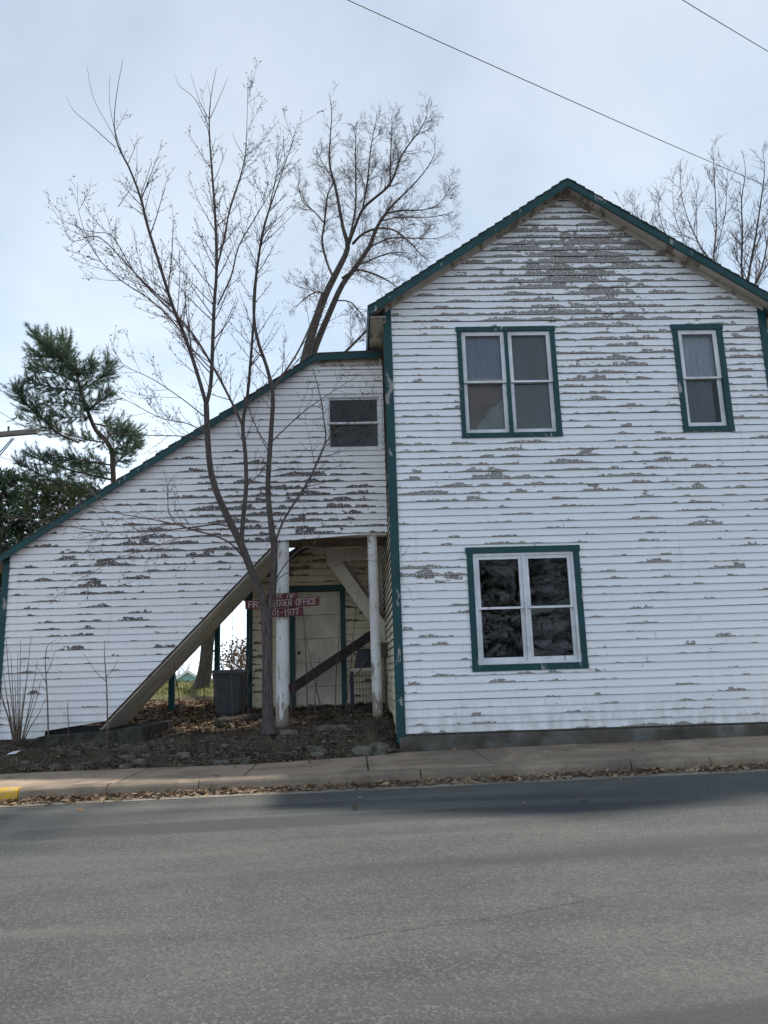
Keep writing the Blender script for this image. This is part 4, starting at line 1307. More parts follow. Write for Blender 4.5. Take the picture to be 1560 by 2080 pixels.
def smooth_path(pts, rad, sub=3):
    """Catmull-Rom resampling"""
    P_ = [Vector(q) for q in pts]
    out, ro = [], []
    n = len(P_)
    for i in range(n - 1):
        p0, p1, p2, p3 = P_[max(0, i - 1)], P_[i], P_[i + 1], P_[min(n - 1, i + 2)]
        for k in range(sub):
            t_ = k / sub
            out.append(0.5 * ((2 * p1) + (p2 - p0) * t_ + (2 * p0 - 5 * p1 + 4 * p2 - p3) * t_ ** 2 + (3 * p1 - 3 * p2 + p3 - p0) * t_ ** 3))
            ro.append(lerp(rad[i], rad[i + 1], t_))
    out.append(P_[-1]); ro.append(rad[-1])
    return out, ro


def bud(mb, p, d, L, r):
    d = d.normalized()
    a = d.orthogonal().normalized(); b = d.cross(a)
    m = p + d * (L * 0.45)
    mb.add([p, m + a * r, m + b * r, m - a * r, m - b * r, p + d * L], [(0, 2, 1), (0, 3, 2), (0, 4, 3), (0, 1, 4), (5, 1, 2), (5, 2, 3), (5, 3, 4), (5, 4, 1)])


def sprout(mb, R, pts, rad, t0, per_m, lens, ang, lift, level, sides, buds=None, bstep=0.06, rmin=0.0022, taper=0.5, spread=1.0, wob=0.10):
    """grow side shoots along a path"""
    seg = [(pts[i + 1] - pts[i]).length for i in range(len(pts) - 1)]
    tot = sum(seg)
    n = int(tot * per_m * (1 - t0) + R.random())
    for _ in range(n):
        t_ = t0 + (1 - t0) * R.random()
        s_ = t_ * tot
        i = 0
        while i < len(seg) - 1 and s_ > seg[i]:
            s_ -= seg[i]; i += 1
        k = min(1, s_ / max(seg[i], 1e-6))
        p = pts[i].lerp(pts[i + 1], k)
        tg = (pts[i + 1] - pts[i]).normalized()
        pr = perp(tg, R)
        a = radians(R.uniform(*ang))
        d = (tg * cos(a) + pr * sin(a) * spread).normalized()
        L = R.uniform(*lens[0]) * (1 - taper * t_)
        r0 = max(rmin, min(lerp(rad[i], rad[i + 1], k) * 0.5, 0.0075 * L + rmin))
        q = [p]
        ns = 4 if level == 0 else 3
        for j in range(ns):
            d = (d + UP * lift * (0.6 + 0.8 * j / ns) + perp(d, R) * wob).normalized()
            q.append(q[-1] + d * (L / ns))
        rr = [lerp(r0, rmin * 0.6, j / ns) for j in range(ns + 1)]
        mb.tube(q, rr, sides if level == 0 else 3, cap=False)
        if buds is not None and (level >= 1 or len(lens) == 1):
            m = int(L / bstep)
            for j in range(m):
                u = (j + R.random()) / m * ns
                ii = min(ns - 1, int(u))
                pp = q[ii].lerp(q[ii + 1], u - ii)
                bud(buds, pp, (perp(d, R) + d * 0.6), R.uniform(0.024, 0.046), R.uniform(0.005, 0.0085))
        if len(lens) > 1:
            sprout(mb, R, q, rr, 0.2, per_m * 1.5, lens[1:], ang, lift * 0.7, level + 1, 3, buds, bstep, rmin * 0.85, taper, spread, wob)


def limb(mb, px, R, sub=3, sides=7, scale=0.80):
    """px: list of (x, y, Y, radius_in_px)"""
    pts, rad = [], []
    for (x, y, Y, r) in px:
        p = PX(x, y, Y)
        pts.append(p); rad.append(r * scale * (p - EYE).length / FPX)
    pts, rad = smooth_path(pts, rad, sub)
    mb.tube(pts, rad, sides)
    return pts, rad

# ------------------------------------------------------------------ young tree in front of the annex
R = random.Random(3)
tb = PX(545, 1480, 0.35)
tree = thing('bare_tree', (tb.x, 0.35, yard(tb.x, 0.35)), 'leafless many-stemmed young tree growing in front of the sign', 'tree')
mb = MB()
limb(mb, [(546, 1492, 0.35, 19), (545, 1470, 0.35, 15), (543, 1400, 0.36, 13.5), (543, 1320, 0.37, 13), (542, 1262, 0.37, 14.5), (540, 1238, 0.37, 13)], R, 3, 14)
mb.build('trunk', M['bark_young'], tree)
stems = {
    'A': [(541, 1262, 0.37, 10), (529, 1205, 0.33, 10), (510, 1158, 0.30, 9.5), (489, 1105, 0.25, 9.5), (462, 1050, 0.2, 8.5), (440, 1000, 0.15, 8), (427, 950, 0.1, 7.5), (421, 880, 0.0, 7.2), (419, 820, -0.05, 7)],
    'A1': [(419, 822, -0.05, 5), (401, 760, -0.15, 4.6), (378, 690, -0.25, 4.3), (350, 620, -0.35, 4), (325, 540, -0.45, 3.5), (300, 460, -0.5, 3.2), (285, 400, -0.55, 2.7), (262, 340, -0.6, 2.2), (240, 297, -0.62, 1.7), (232, 250, -0.65, 1.0), (237, 190, -0.7, 0.7), (250, 120, -0.75, 0.35)],
    'A2': [(419, 822, -0.05, 5), (428, 780, 0.0, 4.8), (432, 700, 0.05, 4.5), (435, 620, 0.1, 4), (440, 545, 0.15, 3.6), (437, 440, 0.2, 3), (430, 340, 0.25, 2.3), (425, 262, 0.25, 1.6), (428, 200, 0.25, 0.8), (440, 137, 0.2, 0.35)],
    'B': [(490, 1108, 0.25, 6), (494, 1050, 0.3, 5.6), (500, 987, 0.32, 5.4), (498, 920, 0.33, 5), (493, 863, 0.33, 4.8), (503, 800, 0.3, 3.8), (510, 720, 0.25, 3.4), (516, 640, 0.2, 3), (521, 560, 0.1, 2.4), (533, 480, 0.0, 1.8), (548, 420, 0.0, 1.2), (565, 330, 0.0, 0.7), (566, 280, 0, 0.35)],
    'B2': [(493, 865, 0.33, 3.6), (473, 821, 0.25, 3.3), (434, 747, 0.1, 3.0), (385, 669, -0.1, 2.5), (327, 611, -0.3, 2.0), (273, 554, -0.5, 1.4), (228, 480, -0.6, 1.0), (180, 470, -0.7, 0.6), (115, 442, -0.8, 0.35)],
    'C': [(544, 1250, 0.37, 9), (554, 1190, 0.38, 8.5), (557, 1120, 0.38, 8), (550, 1062, 0.37, 7.4), (544, 997, 0.36, 6.6), (547, 930, 0.35, 6.2), (551, 870, 0.34, 5.8), (554, 800, 0.3, 5.2), (541, 743, 0.25, 4.4), (526, 700, 0.2, 4), (517, 655, 0.15, 3.6), (516, 600, 0.1, 3.2), (525, 523, 0.05, 2.7), (536, 460, 0.0, 2.1), (556, 400, -0.05, 1.5), (590, 300, -0.1, 0.6), (605, 250, -0.1, 0.35)],
    'C2': [(553, 795, 0.3, 3.2), (570, 768, 0.28, 2.9), (600, 724, 0.2, 2.4), (622, 680, 0.1, 2.0), (638, 640, 0.0, 1.4), (655, 590, -0.1, 0.8), (668, 560, -0.1, 0.4)],
    'A3': [(440, 545, 0.15, 2.5), (452, 500, 0.0, 2.3), (468, 420, -0.2, 1.9), (485, 370, -0.3, 1.5), (498, 315, -0.4, 1.1), (502, 240, -0.4, 0.6), (503, 181, -0.4, 0.35)],
    'A4': [(442, 620, 0.1, 2.3), (470, 560, -0.1, 2.0), (485, 500, -0.3, 1.6), (520, 440, -0.4, 1.2), (555, 380, -0.5, 0.8), (580, 330, -0.5, 0.4)],
    'A5': [(380, 690, -0.25, 2.2), (340, 640, -0.5, 1.9), (300, 605, -0.8, 1.6), (240, 565, -1.0, 1.2), (190, 510, -1.1, 0.9), (160, 430, -1.2, 0.5), (158, 370, -1.2, 0.3)],
    'A6': [(352, 625, -0.35, 2.2), (310, 590, -0.5, 1.8), (260, 540, -0.7, 1.5), (200, 480, -0.9, 1.1), (150, 490, -1.0, 0.7), (125, 450, -1.0, 0.35)],
    'D': [(560, 1100, 0.38, 3.2), (575, 1060, 0.40, 3.0), (600, 1018, 0.42, 2.8), (628, 973, 0.42, 2.5), (661, 899, 0.40, 2.2), (657, 850, 0.38, 1.7), (653, 814, 0.35, 1.4), (635, 747, 0.3, 0.7)],
    'D2': [(661, 899, 0.40, 1.5), (690, 870, 0.35, 1.2), (723, 849, 0.3, 0.9), (770, 812, 0.25, 0.5)],
    'D3': [(662, 905, 0.40, 1.1), (710, 890, 0.35, 0.8), (770, 885, 0.3, 0.4)],
    'D4': [(549, 900, 0.35, 1.8), (580, 870, 0.3, 1.5), (625, 830, 0.2, 1.2), (700, 780, 0.0, 0.7), (735, 760, 0.0, 0.4)],
    'E1': [(508, 1150, 0.30, 2.6), (470, 1105, 0.2, 2.3), (430, 1086, 0.0, 2.1), (400, 1079, -0.1, 1.9), (361, 1066, -0.3, 1.6), (298, 1053, -0.5, 1.3), (234, 1042, -0.7, 1.0), (176, 1030, -0.9, 0.6), (90, 1032, -1.0, 0.35)],
    'E2': [(470, 1070, 0.2, 2.3), (440, 1065, 0.1, 2.1), (400, 1070, 0.0, 1.9), (311, 1079, -0.3, 1.6), (233, 1081, -0.5, 1.3), (182, 1076, -0.7, 1.1), (104, 1063, -0.9, 0.8), (39, 1050, -1.1, 0.5), (0, 1040, -1.2, 0.35)],
    'E3': [(440, 1086, 0.05, 1.4), (368, 1092, -0.2, 1.1), (298, 1116, -0.4, 0.9), (230, 1139, -0.6, 0.6), (130, 1197, -0.8, 0.3)],
    'E4': [(360, 1066, -0.3, 1.2), (343, 1040, -0.3, 1.0), (341, 1000, -0.35, 0.8), (338, 975, -0.4, 0.5)],
    'F1': [(562, 1175, 0.38, 1.8), (585, 1140, 0.3, 1.5), (625, 1110, 0.2, 1.2), (700, 1130, 0.0, 0.9), (760, 1140, -0.1, 0.6), (830, 1150, -0.2, 0.35)],
    'F2': [(556, 1190, 0.37, 1.5), (580, 1165, 0.3, 1.2), (640, 1155, 0.2, 0.9), (720, 1140, 0.1, 0.5)],
    'B3': [(498, 990, 0.32, 1.4), (530, 960, 0.25, 1.1), (545, 940, 0.2, 0.7)],
    'L1': [(421, 880, 0.0, 1.7), (380, 860, -0.2, 1.4), (330, 850, -0.4, 1.1), (270, 820, -0.6, 0.8), (215, 790, -0.7, 0.4)],
    'L2': [(420, 850, -0.05, 1.6), (370, 810, -0.3, 1.3), (310, 770, -0.5, 1.0), (250, 740, -0.7, 0.6), (225, 700, -0.7, 0.35)],
    'L3': [(424, 895, 0.05, 1.7), (370, 886, -0.2, 1.4), (300, 884, -0.4, 1.1), (230, 880, -0.5, 0.6)],
}
# whip shoots at the crown tips
whips = [[(262, 340, -0.6, 1.1), (228, 270, -0.7, .8), (190, 200, -0.8, .55), (177, 135, -.85, .3)], [(255, 330, -0.6, 1.0), (232, 260, -0.6, .7), (222, 200, -.6, .5), (224, 152, -.6, .3)],
         [(235, 300, -.62, 1.0), (185, 255, -.8, .7), (150, 225, -.9, .5), (136, 198, -.95, .3)], [(425, 258, .25, 1.0), (395, 200, .1, .7), (365, 175, 0, .5), (356, 152, 0, .3)],
         [(426, 245, .25, 1.0), (405, 205, .3, .7), (386, 146, .35, .3)], [(427, 240, .25, .9), (445, 200, .2, .6), (463, 157, .15, .3)], [(424, 240, .25, .9), (428, 200, .3, .6), (420, 160, .35, .3)],
         [(498, 318, -.4, .9), (530, 290, -.4, .7), (567, 242, -.4, .3)], [(497, 320, -.4, .9), (480, 290, -.35, .6), (470, 265, -.3, .3)], [(545, 430, 0, .9), (562, 360, .1, .6), (575, 300, .1, .3)],
         [(240, 420, -.6, .9), (275, 360, -.6, .5), (278, 270, -.6, .3)], [(285, 400, -.55, .9), (305, 340, -.5, .6), (309, 327, -.5, .3)]]
twigs, buds_ = MB(), MB()
for k, s_ in stems.items():
    mb = MB()
    pts, rad = limb(mb, s_, R, 3, 9 if s_[0][3] > 4 else 5)
    mb.build('limb', M['bark_young'] if s_[0][3] > 4 else M['twig'], tree)
    big = s_[0][3]
    if k == 'A': sprout(twigs, R, pts, rad, 0.6, 3.0, [(0.5, 1.6), (0.12, 0.4)], (28, 50), 0.12, 0, 4, buds_, 0.09, 0.0028, wob=0.05)
    elif k == 'C': sprout(twigs, R, pts, rad, 0.30, 6.8, [(0.4, 1.5), (0.10, 0.36)], (26, 48), 0.12, 0, 4, buds_, 0.085, 0.0028, wob=0.05)
    elif k == 'B': sprout(twigs, R, pts, rad, 0.22, 6.8, [(0.4, 1.4), (0.10, 0.36)], (26, 48), 0.12, 0, 4, buds_, 0.085, 0.0028, wob=0.05)
    elif k in ('A1', 'A2'): sprout(twigs, R, pts[:-7], rad[:-7], 0.04, 9.0, [(0.4, 1.6), (0.10, 0.36)], (26, 50), 0.12, 0, 4, buds_, 0.08, 0.0028, wob=0.05)
    elif k[0] in 'DEF': sprout(twigs, R, pts, rad, 0.2, 6.5, [(0.3, 1.0), (0.10, 0.4)], (30, 65), 0.06, 0, 4, buds_, 0.10, 0.0026)
    else: sprout(twigs, R, pts, rad, 0.08, 8.5, [(0.3, 1.1), (0.10, 0.32)], (28, 52), 0.11, 0, 4, buds_, 0.08, 0.0028, wob=0.06)
for s_ in whips: limb(twigs, s_, R, 3, 4)
twigs.build('twigs', M['twig'], tree)
buds_.build('buds', M['twig'], tree)

# ------------------------------------------------------------------ old leaning tree in the back yard
R = random.Random(17)
FY = 9.0
u2 = lambda u, v, r, dy=0.0: (550 + u / 3.715, 180 + v / 3.715, FY + dy, r)
fb = PX(415, 1388, FY)
old = thing('old_tree', (fb.x, FY, yard(fb.x, FY)), 'big old leafless tree leaning right behind the stairway roof', 'tree')
mb = MB()
limb(mb, [(408, 1402, FY, 26), (412, 1385, FY, 19), (418, 1350, FY, 16), (424, 1290, FY, 15), (445, 1200, FY, 15), (490, 1060, FY, 15), (545, 920, FY, 15), (590, 820, FY, 15), (618, 755, FY, 15)], R, 3, 12)
mb.build('trunk', M['bark_old'], old)
st2 = [
    [(612, 770, FY, 13), u2(270, 2000, 12), u2(340, 1750, 10), u2(420, 1540, 8.5), u2(500, 1380, 7.5), u2(580, 1200, 6.2), u2(545, 1050, 4.2), u2(490, 750, 3), u2(442, 560, 2.2), u2(450, 350, 1.4), u2(460, 180, 0.9), u2(438, 25, 0.4)],
    [(622, 760, FY + .4, 11), u2(340, 1940, 8.5, .4), u2(440, 1700, 7.5, .4), u2(540, 1480, 6.6, .5), u2(640, 1350, 5.8, .6), u2(740, 1200, 5, .8), u2(800, 1050, 4, 1), u2(900, 900, 3, 1.2), u2(1000, 800, 2.2, 1.4), u2(1150, 640, 1.3, 1.6), u2(1240, 480, .6, 1.8), u2(1205, 365, .4, 1.8)],
    [u2(580, 1190, 4.2), u2(660, 980, 3.6, -.3), u2(720, 880, 3.2, -.5), u2(900, 720, 2.8, -.8), u2(990, 500, 2, -1), u2(1120, 320, 1.2, -1), u2(1180, 200, .7, -1), u2(1165, 130, .4, -1)],
    [u2(620, 1170, 3.6), u2(690, 1100, 3.2, -.6), u2(780, 1060, 2.8, -1), u2(880, 1055, 2.5, -1.3), u2(960, 1085, 2.2, -1.5), u2(1060, 1170, 1.8, -1.7), u2(1140, 1260, 1.2, -1.8), u2(1210, 1310, .6, -1.9)],
    [u2(540, 1430, 3.2), u2(640, 1370, 2.9, -.5), u2(740, 1385, 2.5, -.8), u2(850, 1430, 2, -1), u2(950, 1495, 1, -1.1)],
    [u2(470, 1420, 3.4), u2(420, 1300, 3, .4), u2(388, 1150, 2.7, .6), u2(405, 1020, 2.4, .7), u2(430, 800, 2, .8), u2(470, 700, 1.5, .9), u2(390, 560, .9, .9), u2(330, 430, .5, .9)],
    [u2(400, 1010, 1.9, .7), u2(330, 930, 1.5, .6), u2(240, 850, 1, .5), u2(205, 720, .5, .5)],
    [u2(590, 1150, 3), u2(640, 900, 2.4, .5), u2(640, 650, 1.8, .8), u2(640, 450, 1.2, 1), u2(645, 260, .5, 1)],
    [u2(690, 930, 2.6, -.5), u2(730, 700, 2, -.7), u2(755, 450, 1.3, -.8), u2(800, 220, .5, -.8)],
    [u2(790, 1080, 2.6, .9), u2(850, 960, 2.3, .5), u2(980, 920, 1.9, .2), u2(1150, 915, 1.4, 0), u2(1280, 860, .9, -.2), u2(1375, 700, .4, -.2)],
    [u2(830, 1000, 2, 1), u2(980, 970, 1.7, 1.3), u2(1200, 970, 1.2, 1.5), u2(1370, 935, .5, 1.6)],
    [u2(740, 1200, 2.2, .8), u2(900, 1130, 1.9, .5), u2(1100, 1130, 1.4, .3), u2(1250, 1130, .9, .2), u2(1365, 1085, .4, .2)],
    [u2(640, 1340, 2.4, .6), u2(760, 1290, 2, 0), u2(900, 1240, 1.5, -.4), u2(1050, 1240, .7, -.6)],
    [u2(900, 730, 2.2, -.8), u2(905, 500, 1.6, -.6), u2(915, 300, 1, -.5), u2(912, 220, .4, -.5)],
    [u2(420, 1540, 2.2), u2(330, 1540, 1.9, -.6), u2(250, 1590, 1.5, -1), u2(190, 1650, .8, -1.2)],
    [u2(500, 1600, 2, .4), u2(600, 1610, 1.6, .2), u2(680, 1700, 1.2, 0), u2(740, 1830, .6, 0)],
    [u2(560, 1990, 3.6, 1.5), u2(620, 1930, 3.4, 1.6), u2(690, 1860, 3.0, 1.7), u2(760, 1800, 2.6, 1.8), u2(850, 1760, 2.0, 1.9)],
]
twigs = MB()
for j, s_ in enumerate(st2):
    mb = MB()
    pts, rad = limb(mb, s_, R, 3, 9 if s_[0][3] > 4 else 5)
    mb.build('limb', M['bark_old'] if s_[0][3] > 2.5 else M['twig'], old)
    pm = 6.5 if j < 2 else 10.5
    sprout(twigs, R, pts, rad, 0.42 if j == 0 else (0.3 if j == 1 else 0.12), pm, [(0.4, 1.15), (0.18, 0.5), (0.08, 0.2)], (30, 60), 0.10, 0, 4, None, 0.08, 0.0042, 0.55)
twigs.build('twigs', M['twig'], old)

# ------------------------------------------------------------------ upright bare tree behind the right roof slope
R = random.Random(29)
GY = 12.0
u3 = lambda u, v, r, dy=0.0: (1100 + u / 3.2, 280 + v / 3.2, GY + dy, r * 0.72)
gp = PX(1540, 900, GY)
rt = thing('bare_tree', (gp.x, GY, yard(gp.x, GY)), 'leafless tree of upright shoots behind the right roof slope', 'tree')
mb = MB()
gb = Vector((gp.x, GY, yard(gp.x, GY) - 0.2))
gt = PX(*u3(1330, 1100, 0)[:2], GY)
mb.tube([gb, gb.lerp(gt, 0.35) + Vector((0.1, 0, 0)), gb.lerp(gt, 0.75), gt], [0.26, 0.2, 0.16, 0.12], 10)
mb.build('trunk', M['bark_old'], rt)
st3 = [[u3(1330, 1110, 5), u3(1345, 900, 4), u3(1390, 650, 3), u3(1430, 380, 2), u3(1450, 200, 1.1), u3(1435, 75, .4)],
       [u3(1330, 1110, 4.6), u3(1300, 880, 3.4, .3), u3(1305, 620, 2.6, .4), u3(1300, 400, 1.8, .5), u3(1325, 230, 1, .5), u3(1310, 105, .4, .5)],
       [u3(1320, 1120, 4, -.3), u3(1180, 900, 3, -.5), u3(1120, 790, 2.8, -.6), u3(1135, 600, 2.2, -.7), u3(1130, 400, 1.6, -.7), u3(1120, 180, 1, -.7), u3(1110, 50, .4, -.7)],
       [u3(1250, 1010, 3, .6), u3(1080, 780, 2.4, .8), u3(1010, 660, 2, .9), u3(955, 540, 1.5, 1), u3(910, 370, 1, 1), u3(897, 160, .4, 1)],
       [u3(1200, 950, 2.2, 1.2), u3(1000, 790, 1.8, 1.4), u3(920, 650, 1.4, 1.5), u3(860, 480, .9, 1.6), u3(855, 270, .4, 1.6)],
       [u3(1060, 820, 1.8, 1.6), u3(880, 700, 1.4, 1.8), u3(800, 610, 1.1, 1.9), u3(765, 470, .8, 2), u3(755, 345, .4, 2)],
       [u3(800, 640, 1.2, 2), u3(700, 590, .9, 2.1), u3(735, 480, .7, 2.1), u3(738, 380, .35, 2.1)],
       [u3(760, 640, 1.3, 2.2), u3(640, 560, 1, 2.3), u3(606, 480, .8, 2.4), u3(608, 335, .35, 2.4)], [u3(640, 560, .8, 2.3), u3(540, 480, .6, 2.4), u3(542, 380, .35, 2.4)],
       [u3(1330, 1060, 3.4, .8), u3(1430, 850, 2.6, 1), u3(1480, 600, 1.8, 1.2), u3(1520, 300, .8, 1.2)],
       [u3(1010, 660, 1.3, .9), u3(1008, 500, .9, .8), u3(1008, 340, .4, .8)], [u3(1120, 760, 1.5, -.6), u3(1190, 520, 1.1, -.4), u3(1210, 175, .4, -.3)],
       [u3(1330, 1080, 3, -.5), u3(1420, 900, 2.2, -.8), u3(1500, 780, 1.4, -1), u3(1580, 700, .6, -1)], [u3(1345, 940, 2, .2), u3(1250, 720, 1.4, 0), u3(1330, 640, 1, -.1), u3(1440, 560, .6, -.2)]]
twigs = MB()
for s_ in st3:
    mb = MB()
    pts, rad = limb(mb, s_, R, 3, 5)
    mb.build('limb', M['bark_old'] if s_[0][3] > 2.9 else M['twig'], rt)
    sprout(twigs, R, pts, rad, 0.15, 6.0, [(0.45, 1.5), (0.2, 0.6)], (28, 55), 0.14, 0, 4, None, 0.08, 0.007, 0.55)
twigs.build('twigs', M['twig'], rt)

# ------------------------------------------------------------------ evergreens
def tuft(mb, R, p, d, L, n, w=0.007, droop=0.0, wide=0.9):
    d = d.normalized()
    for _ in range(n):
        q = (d + perp(d, R) * R.uniform(0.15, wide) - UP * droop).normalized()
        s_ = perp(q, R) * w
        l = L * R.uniform(0.7, 1.15)
        b = p + d * R.uniform(-0.05, 0.05)
        mb.add([b - s_, b + s_, b + q * l], [(0, 1, 2)])


R = random.Random(41)
PY = 12.0
u8 = lambda u, v, r, dy=0.0: (u / 3.8525, 640 + v / 3.8525, PY + dy, r)
pp = PX(230, 975, PY)
pine = thing('pine_tree', (pp.x, PY, yard(pp.x, PY)), 'ragged lone pine tree with drooping needled boughs left of the stairway roof', 'tree')
mb = MB()
g0 = Vector((pp.x + 0.1, PY, yard(pp.x, PY) - 0.2))
pts0, rad0 = limb(mb, [u8(890, 1340, 6.5), u8(883, 1200, 6.2), u8(872, 1060, 5.6), u8(820, 970, 5.2), u8(750, 900, 4.8), u8(690, 760, 4.4), u8(630, 580, 3.8), u8(590, 440, 3.2), u8(520, 340, 2.4), u8(400, 250, 1.7), u8(290, 170, .8)], R, 3, 8)
mb.tube([g0, g0.lerp(pts0[0], 0.5), pts0[0] + Vector((0, 0, 0.1))], [0.16, 0.12, rad0[0]], 8)
mb.build('trunk', M['bark_pine'], pine)
bows = [[u8(620, 1000, 2.6), u8(430, 910, 2.4, -.3), u8(330, 800, 2, -.4), u8(230, 720, 1.6, -.5), u8(160, 640, 1.2, -.6), u8(128, 560, .8, -.6)],
        [u8(620, 590, 2.2), u8(480, 578, 1.9, -.3), u8(350, 550, 1.5, -.5), u8(232, 510, .9, -.6)], [u8(570, 520, 2), u8(480, 470, 1.7, .4), u8(340, 430, 1.3, .6), u8(240, 410, .8, .7)],
        [u8(650, 705, 2), u8(540, 690, 1.6, .4), u8(400, 685, 1.2, .6), u8(260, 640, .6, .8)], [u8(870, 1390, 2.6), u8(760, 1390, 2.4, -.4), u8(500, 1335, 2.2, -.8), u8(300, 1240, 1.8, -1), u8(140, 1145, 1, -1.2)],
        [u8(880, 1290, 2.8), u8(700, 1250, 2.4, .5), u8(500, 1200, 2, .8), u8(350, 1150, 1.6, 1), u8(200, 1075, .9, 1.2)], [u8(870, 1175, 2.4), u8(700, 1145, 2, -.6), u8(540, 1120, 1.7, -.9), u8(400, 1090, 1, -1)],
        [u8(890, 1170, 1.8), u8(980, 1100, 1.4, .5), u8(1060, 1040, .8, .7)], [u8(740, 850, 2), u8(870, 880, 1.6, .3), u8(1000, 940, 1.2, .5), u8(1090, 1000, .7, .6)],
        [u8(690, 740, 1.6), u8(770, 690, 1.2, -.3), u8(860, 600, .6, -.4)], [u8(640, 600, 1.8), u8(740, 520, 1.4, .3), u8(840, 460, 1, .4), u8(870, 370, .5, .5)], [u8(600, 470, 1.6), u8(680, 430, 1.2, .3), u8(730, 390, .6, .4)],
        [u8(540, 360, 1.6), u8(520, 270, 1.1, .2), u8(470, 180, .5, .2)], [u8(500, 330, 1.4), u8(380, 330, 1.1, -.3), u8(240, 300, .6, -.4)], [u8(860, 1000, 2), u8(700, 980, 1.6, .8), u8(520, 930, 1.2, 1.2), u8(330, 870, .7, 1.5), u8(120, 800, .4, 1.6)],
        [u8(700, 800, 1.6), u8(560, 800, 1.3, -.6), u8(420, 790, .9, -.9)], [u8(840, 960, 1.6), u8(930, 900, 1.3, -.5), u8(1010, 900, .7, -.7)], [u8(870, 1060, 1.8), u8(960, 1010, 1.3, -.6), u8(1060, 930, .6, -.9)],
        [u8(870, 1240, 1.8), u8(740, 1210, 1.4, 1.2), u8(600, 1180, .9, 1.7)], [u8(600, 450, 1.5), u8(470, 380, 1.1, .8), u8(300, 230, .6, 1.2)], [u8(560, 400, 1.3), u8(430, 290, 1, -.7), u8(330, 220, .5, -.9)]]
nd, tw = MB(), MB()


def pine_spray(p, d, L):
    mid = p + d * (L * 0.5) + UP * R.uniform(-0.03, 0.03)
    e = mid + (d + UP * 0.35 + perp(d, R) * 0.25).normalized() * (L * 0.5)
    tw.tube([p, mid, e], [0.009, 0.007, 0.004], 3, cap=False)
    m = max(2, int(L / 0.085))
    for k in range(m):
        u = 0.15 + 0.85 * (k + R.random()) / m
        q = p.lerp(mid, u * 2) if u < 0.5 else mid.lerp(e, u * 2 - 1)
        tuft(nd, R, q, (d + perp(d, R) * 0.5 + UP * 0.2).normalized(), R.uniform(0.10, 0.17), 15, 0.0048, 0.0, 1.5)


for s_ in bows:
    mb = MB()
    pts, rad = limb(mb, s_, R, 3, 6)
    mb.build('bough', M['bark_pine'], pine)
    n = len(pts)
    for i in range(max(1, n // 5), n):
        for _ in range(9):
            tg = (pts[i] - pts[i - 1]).normalized()
            d = (tg * 0.8 + perp(tg, R) * 0.9 + UP * 0.15).normalized()
            pine_spray(pts[i].lerp(pts[i - 1], R.random()), d, R.uniform(0.2, 0.70) * (0.55 if i > n - 3 else 1.0))
for i in range(len(pts0) // 2, len(pts0)):
    for _ in range(12):
        d = (perp(UP, R) + UP * 0.5 + Vector((-0.3, 0, 0))).normalized()
        pine_spray(pts0[i], d, R.uniform(0.2, 0.6))
tw.build('twigs', M['bark_pine'], pine)
nd.build('needles', M['needle'], pine)


def evergreen(name, label, px, pyt, Y, wid, mat, R, n, dens=1.0, cone=1.0):
    top = PX(px, pyt, Y) if pyt is not None else Vector(px)
    Y = top.y
    gz_ = ground_h(top.x, Y)
    o = thing(name, (top.x, Y, gz_), label, 'tree')
    mb = MB(); mb.tube([(top.x, Y, gz_ - 0.2), (top.x, Y, lerp(gz_, top.z, 0.5)), (top.x, Y, top.z - 0.2)], [0.18, 0.12, 0.02], 7); mb.build('trunk', M['bark_pine'], o)
    hgt = top.z - gz_
    nb_, bb = MB(), MB()
    for i in range(n):
        f = (i + R.random()) / n
        f = f ** 1.25
        z = top.z - f * hgt * 0.92
        Lb = wid * (0.08 + (f ** cone) * 0.92) * R.uniform(0.55, 1.1)
        ph = R.uniform(0, 2 * pi)
        d = Vector((cos(ph), sin(ph), 0.28 - 0.4 * f)).normalized()
        a = Vector((top.x, Y, z))
        e = a + d * Lb + UP * (0.10 * Lb)
        mid = a.lerp(e, 0.5) - UP * 0.05
        bb.tube([a, mid, e], [0.015, 0.01, 0.004], 3, cap=False)
        m = max(3, int(Lb / 0.10 * dens))
        for k in range(m):
            u = 0.2 + 0.8 * (k + R.random()) / m
            p = a.lerp(mid, u * 2) if u < 0.5 else mid.lerp(e, u * 2 - 1)
            q = (d * 0.5 + perp(d, R) * 0.8 + UP * 0.1).normalized()
            p = p + q * R.uniform(0, 0.16)
            tuft(nb_, R, p, q, R.uniform(0.11, 0.20), 9, 0.012, 0.1)
    bb.build('boughs', M['bark_pine'], o)
    nb_.build('needles', M[mat], o)


R = random.Random(43)
evergreen('spruce_tree', 'dark dense spruce tree at the left edge behind the annex roof', 8, 965, 9.0, 1.7, 'needle_dark', R, 260, 1.5, 0.35)
evergreen('cedar_tree', 'brownish green cedar tree between the pine and the dark spruce', 95, 985, 13.0, 2.2, 'needle_brown', R, 300, 1.4, 0.22)
evergreen('cedar_tree', 'low olive cedar tree under the pine beside the roof edge', 165, 998, 14.5, 1.7, 'needle_brown', R, 220, 1.4, 0.22)
evergreen('spruce_tree', 'tall unseen spruce added across the street to darken the left downstairs panes', (5.6, -25.0, 9.5), None, 0, 2.6, 'needle_deep', R, 340, 0.8, 0.3)  # unseen spruces added so the downstairs panes reflect something dark
evergreen('spruce_tree', 'second unseen spruce added across the street to darken the downstairs window', (8.4, -27.0, 11.0), None, 0, 2.8, 'needle_deep', R, 340, 0.8, 0.3)
evergreen('spruce_tree', 'third unseen spruce added across the street, farthest right in the reflection', (11.6, -26.0, 9.0), None, 0, 2.6, 'needle_deep', R, 340, 0.8, 0.3)

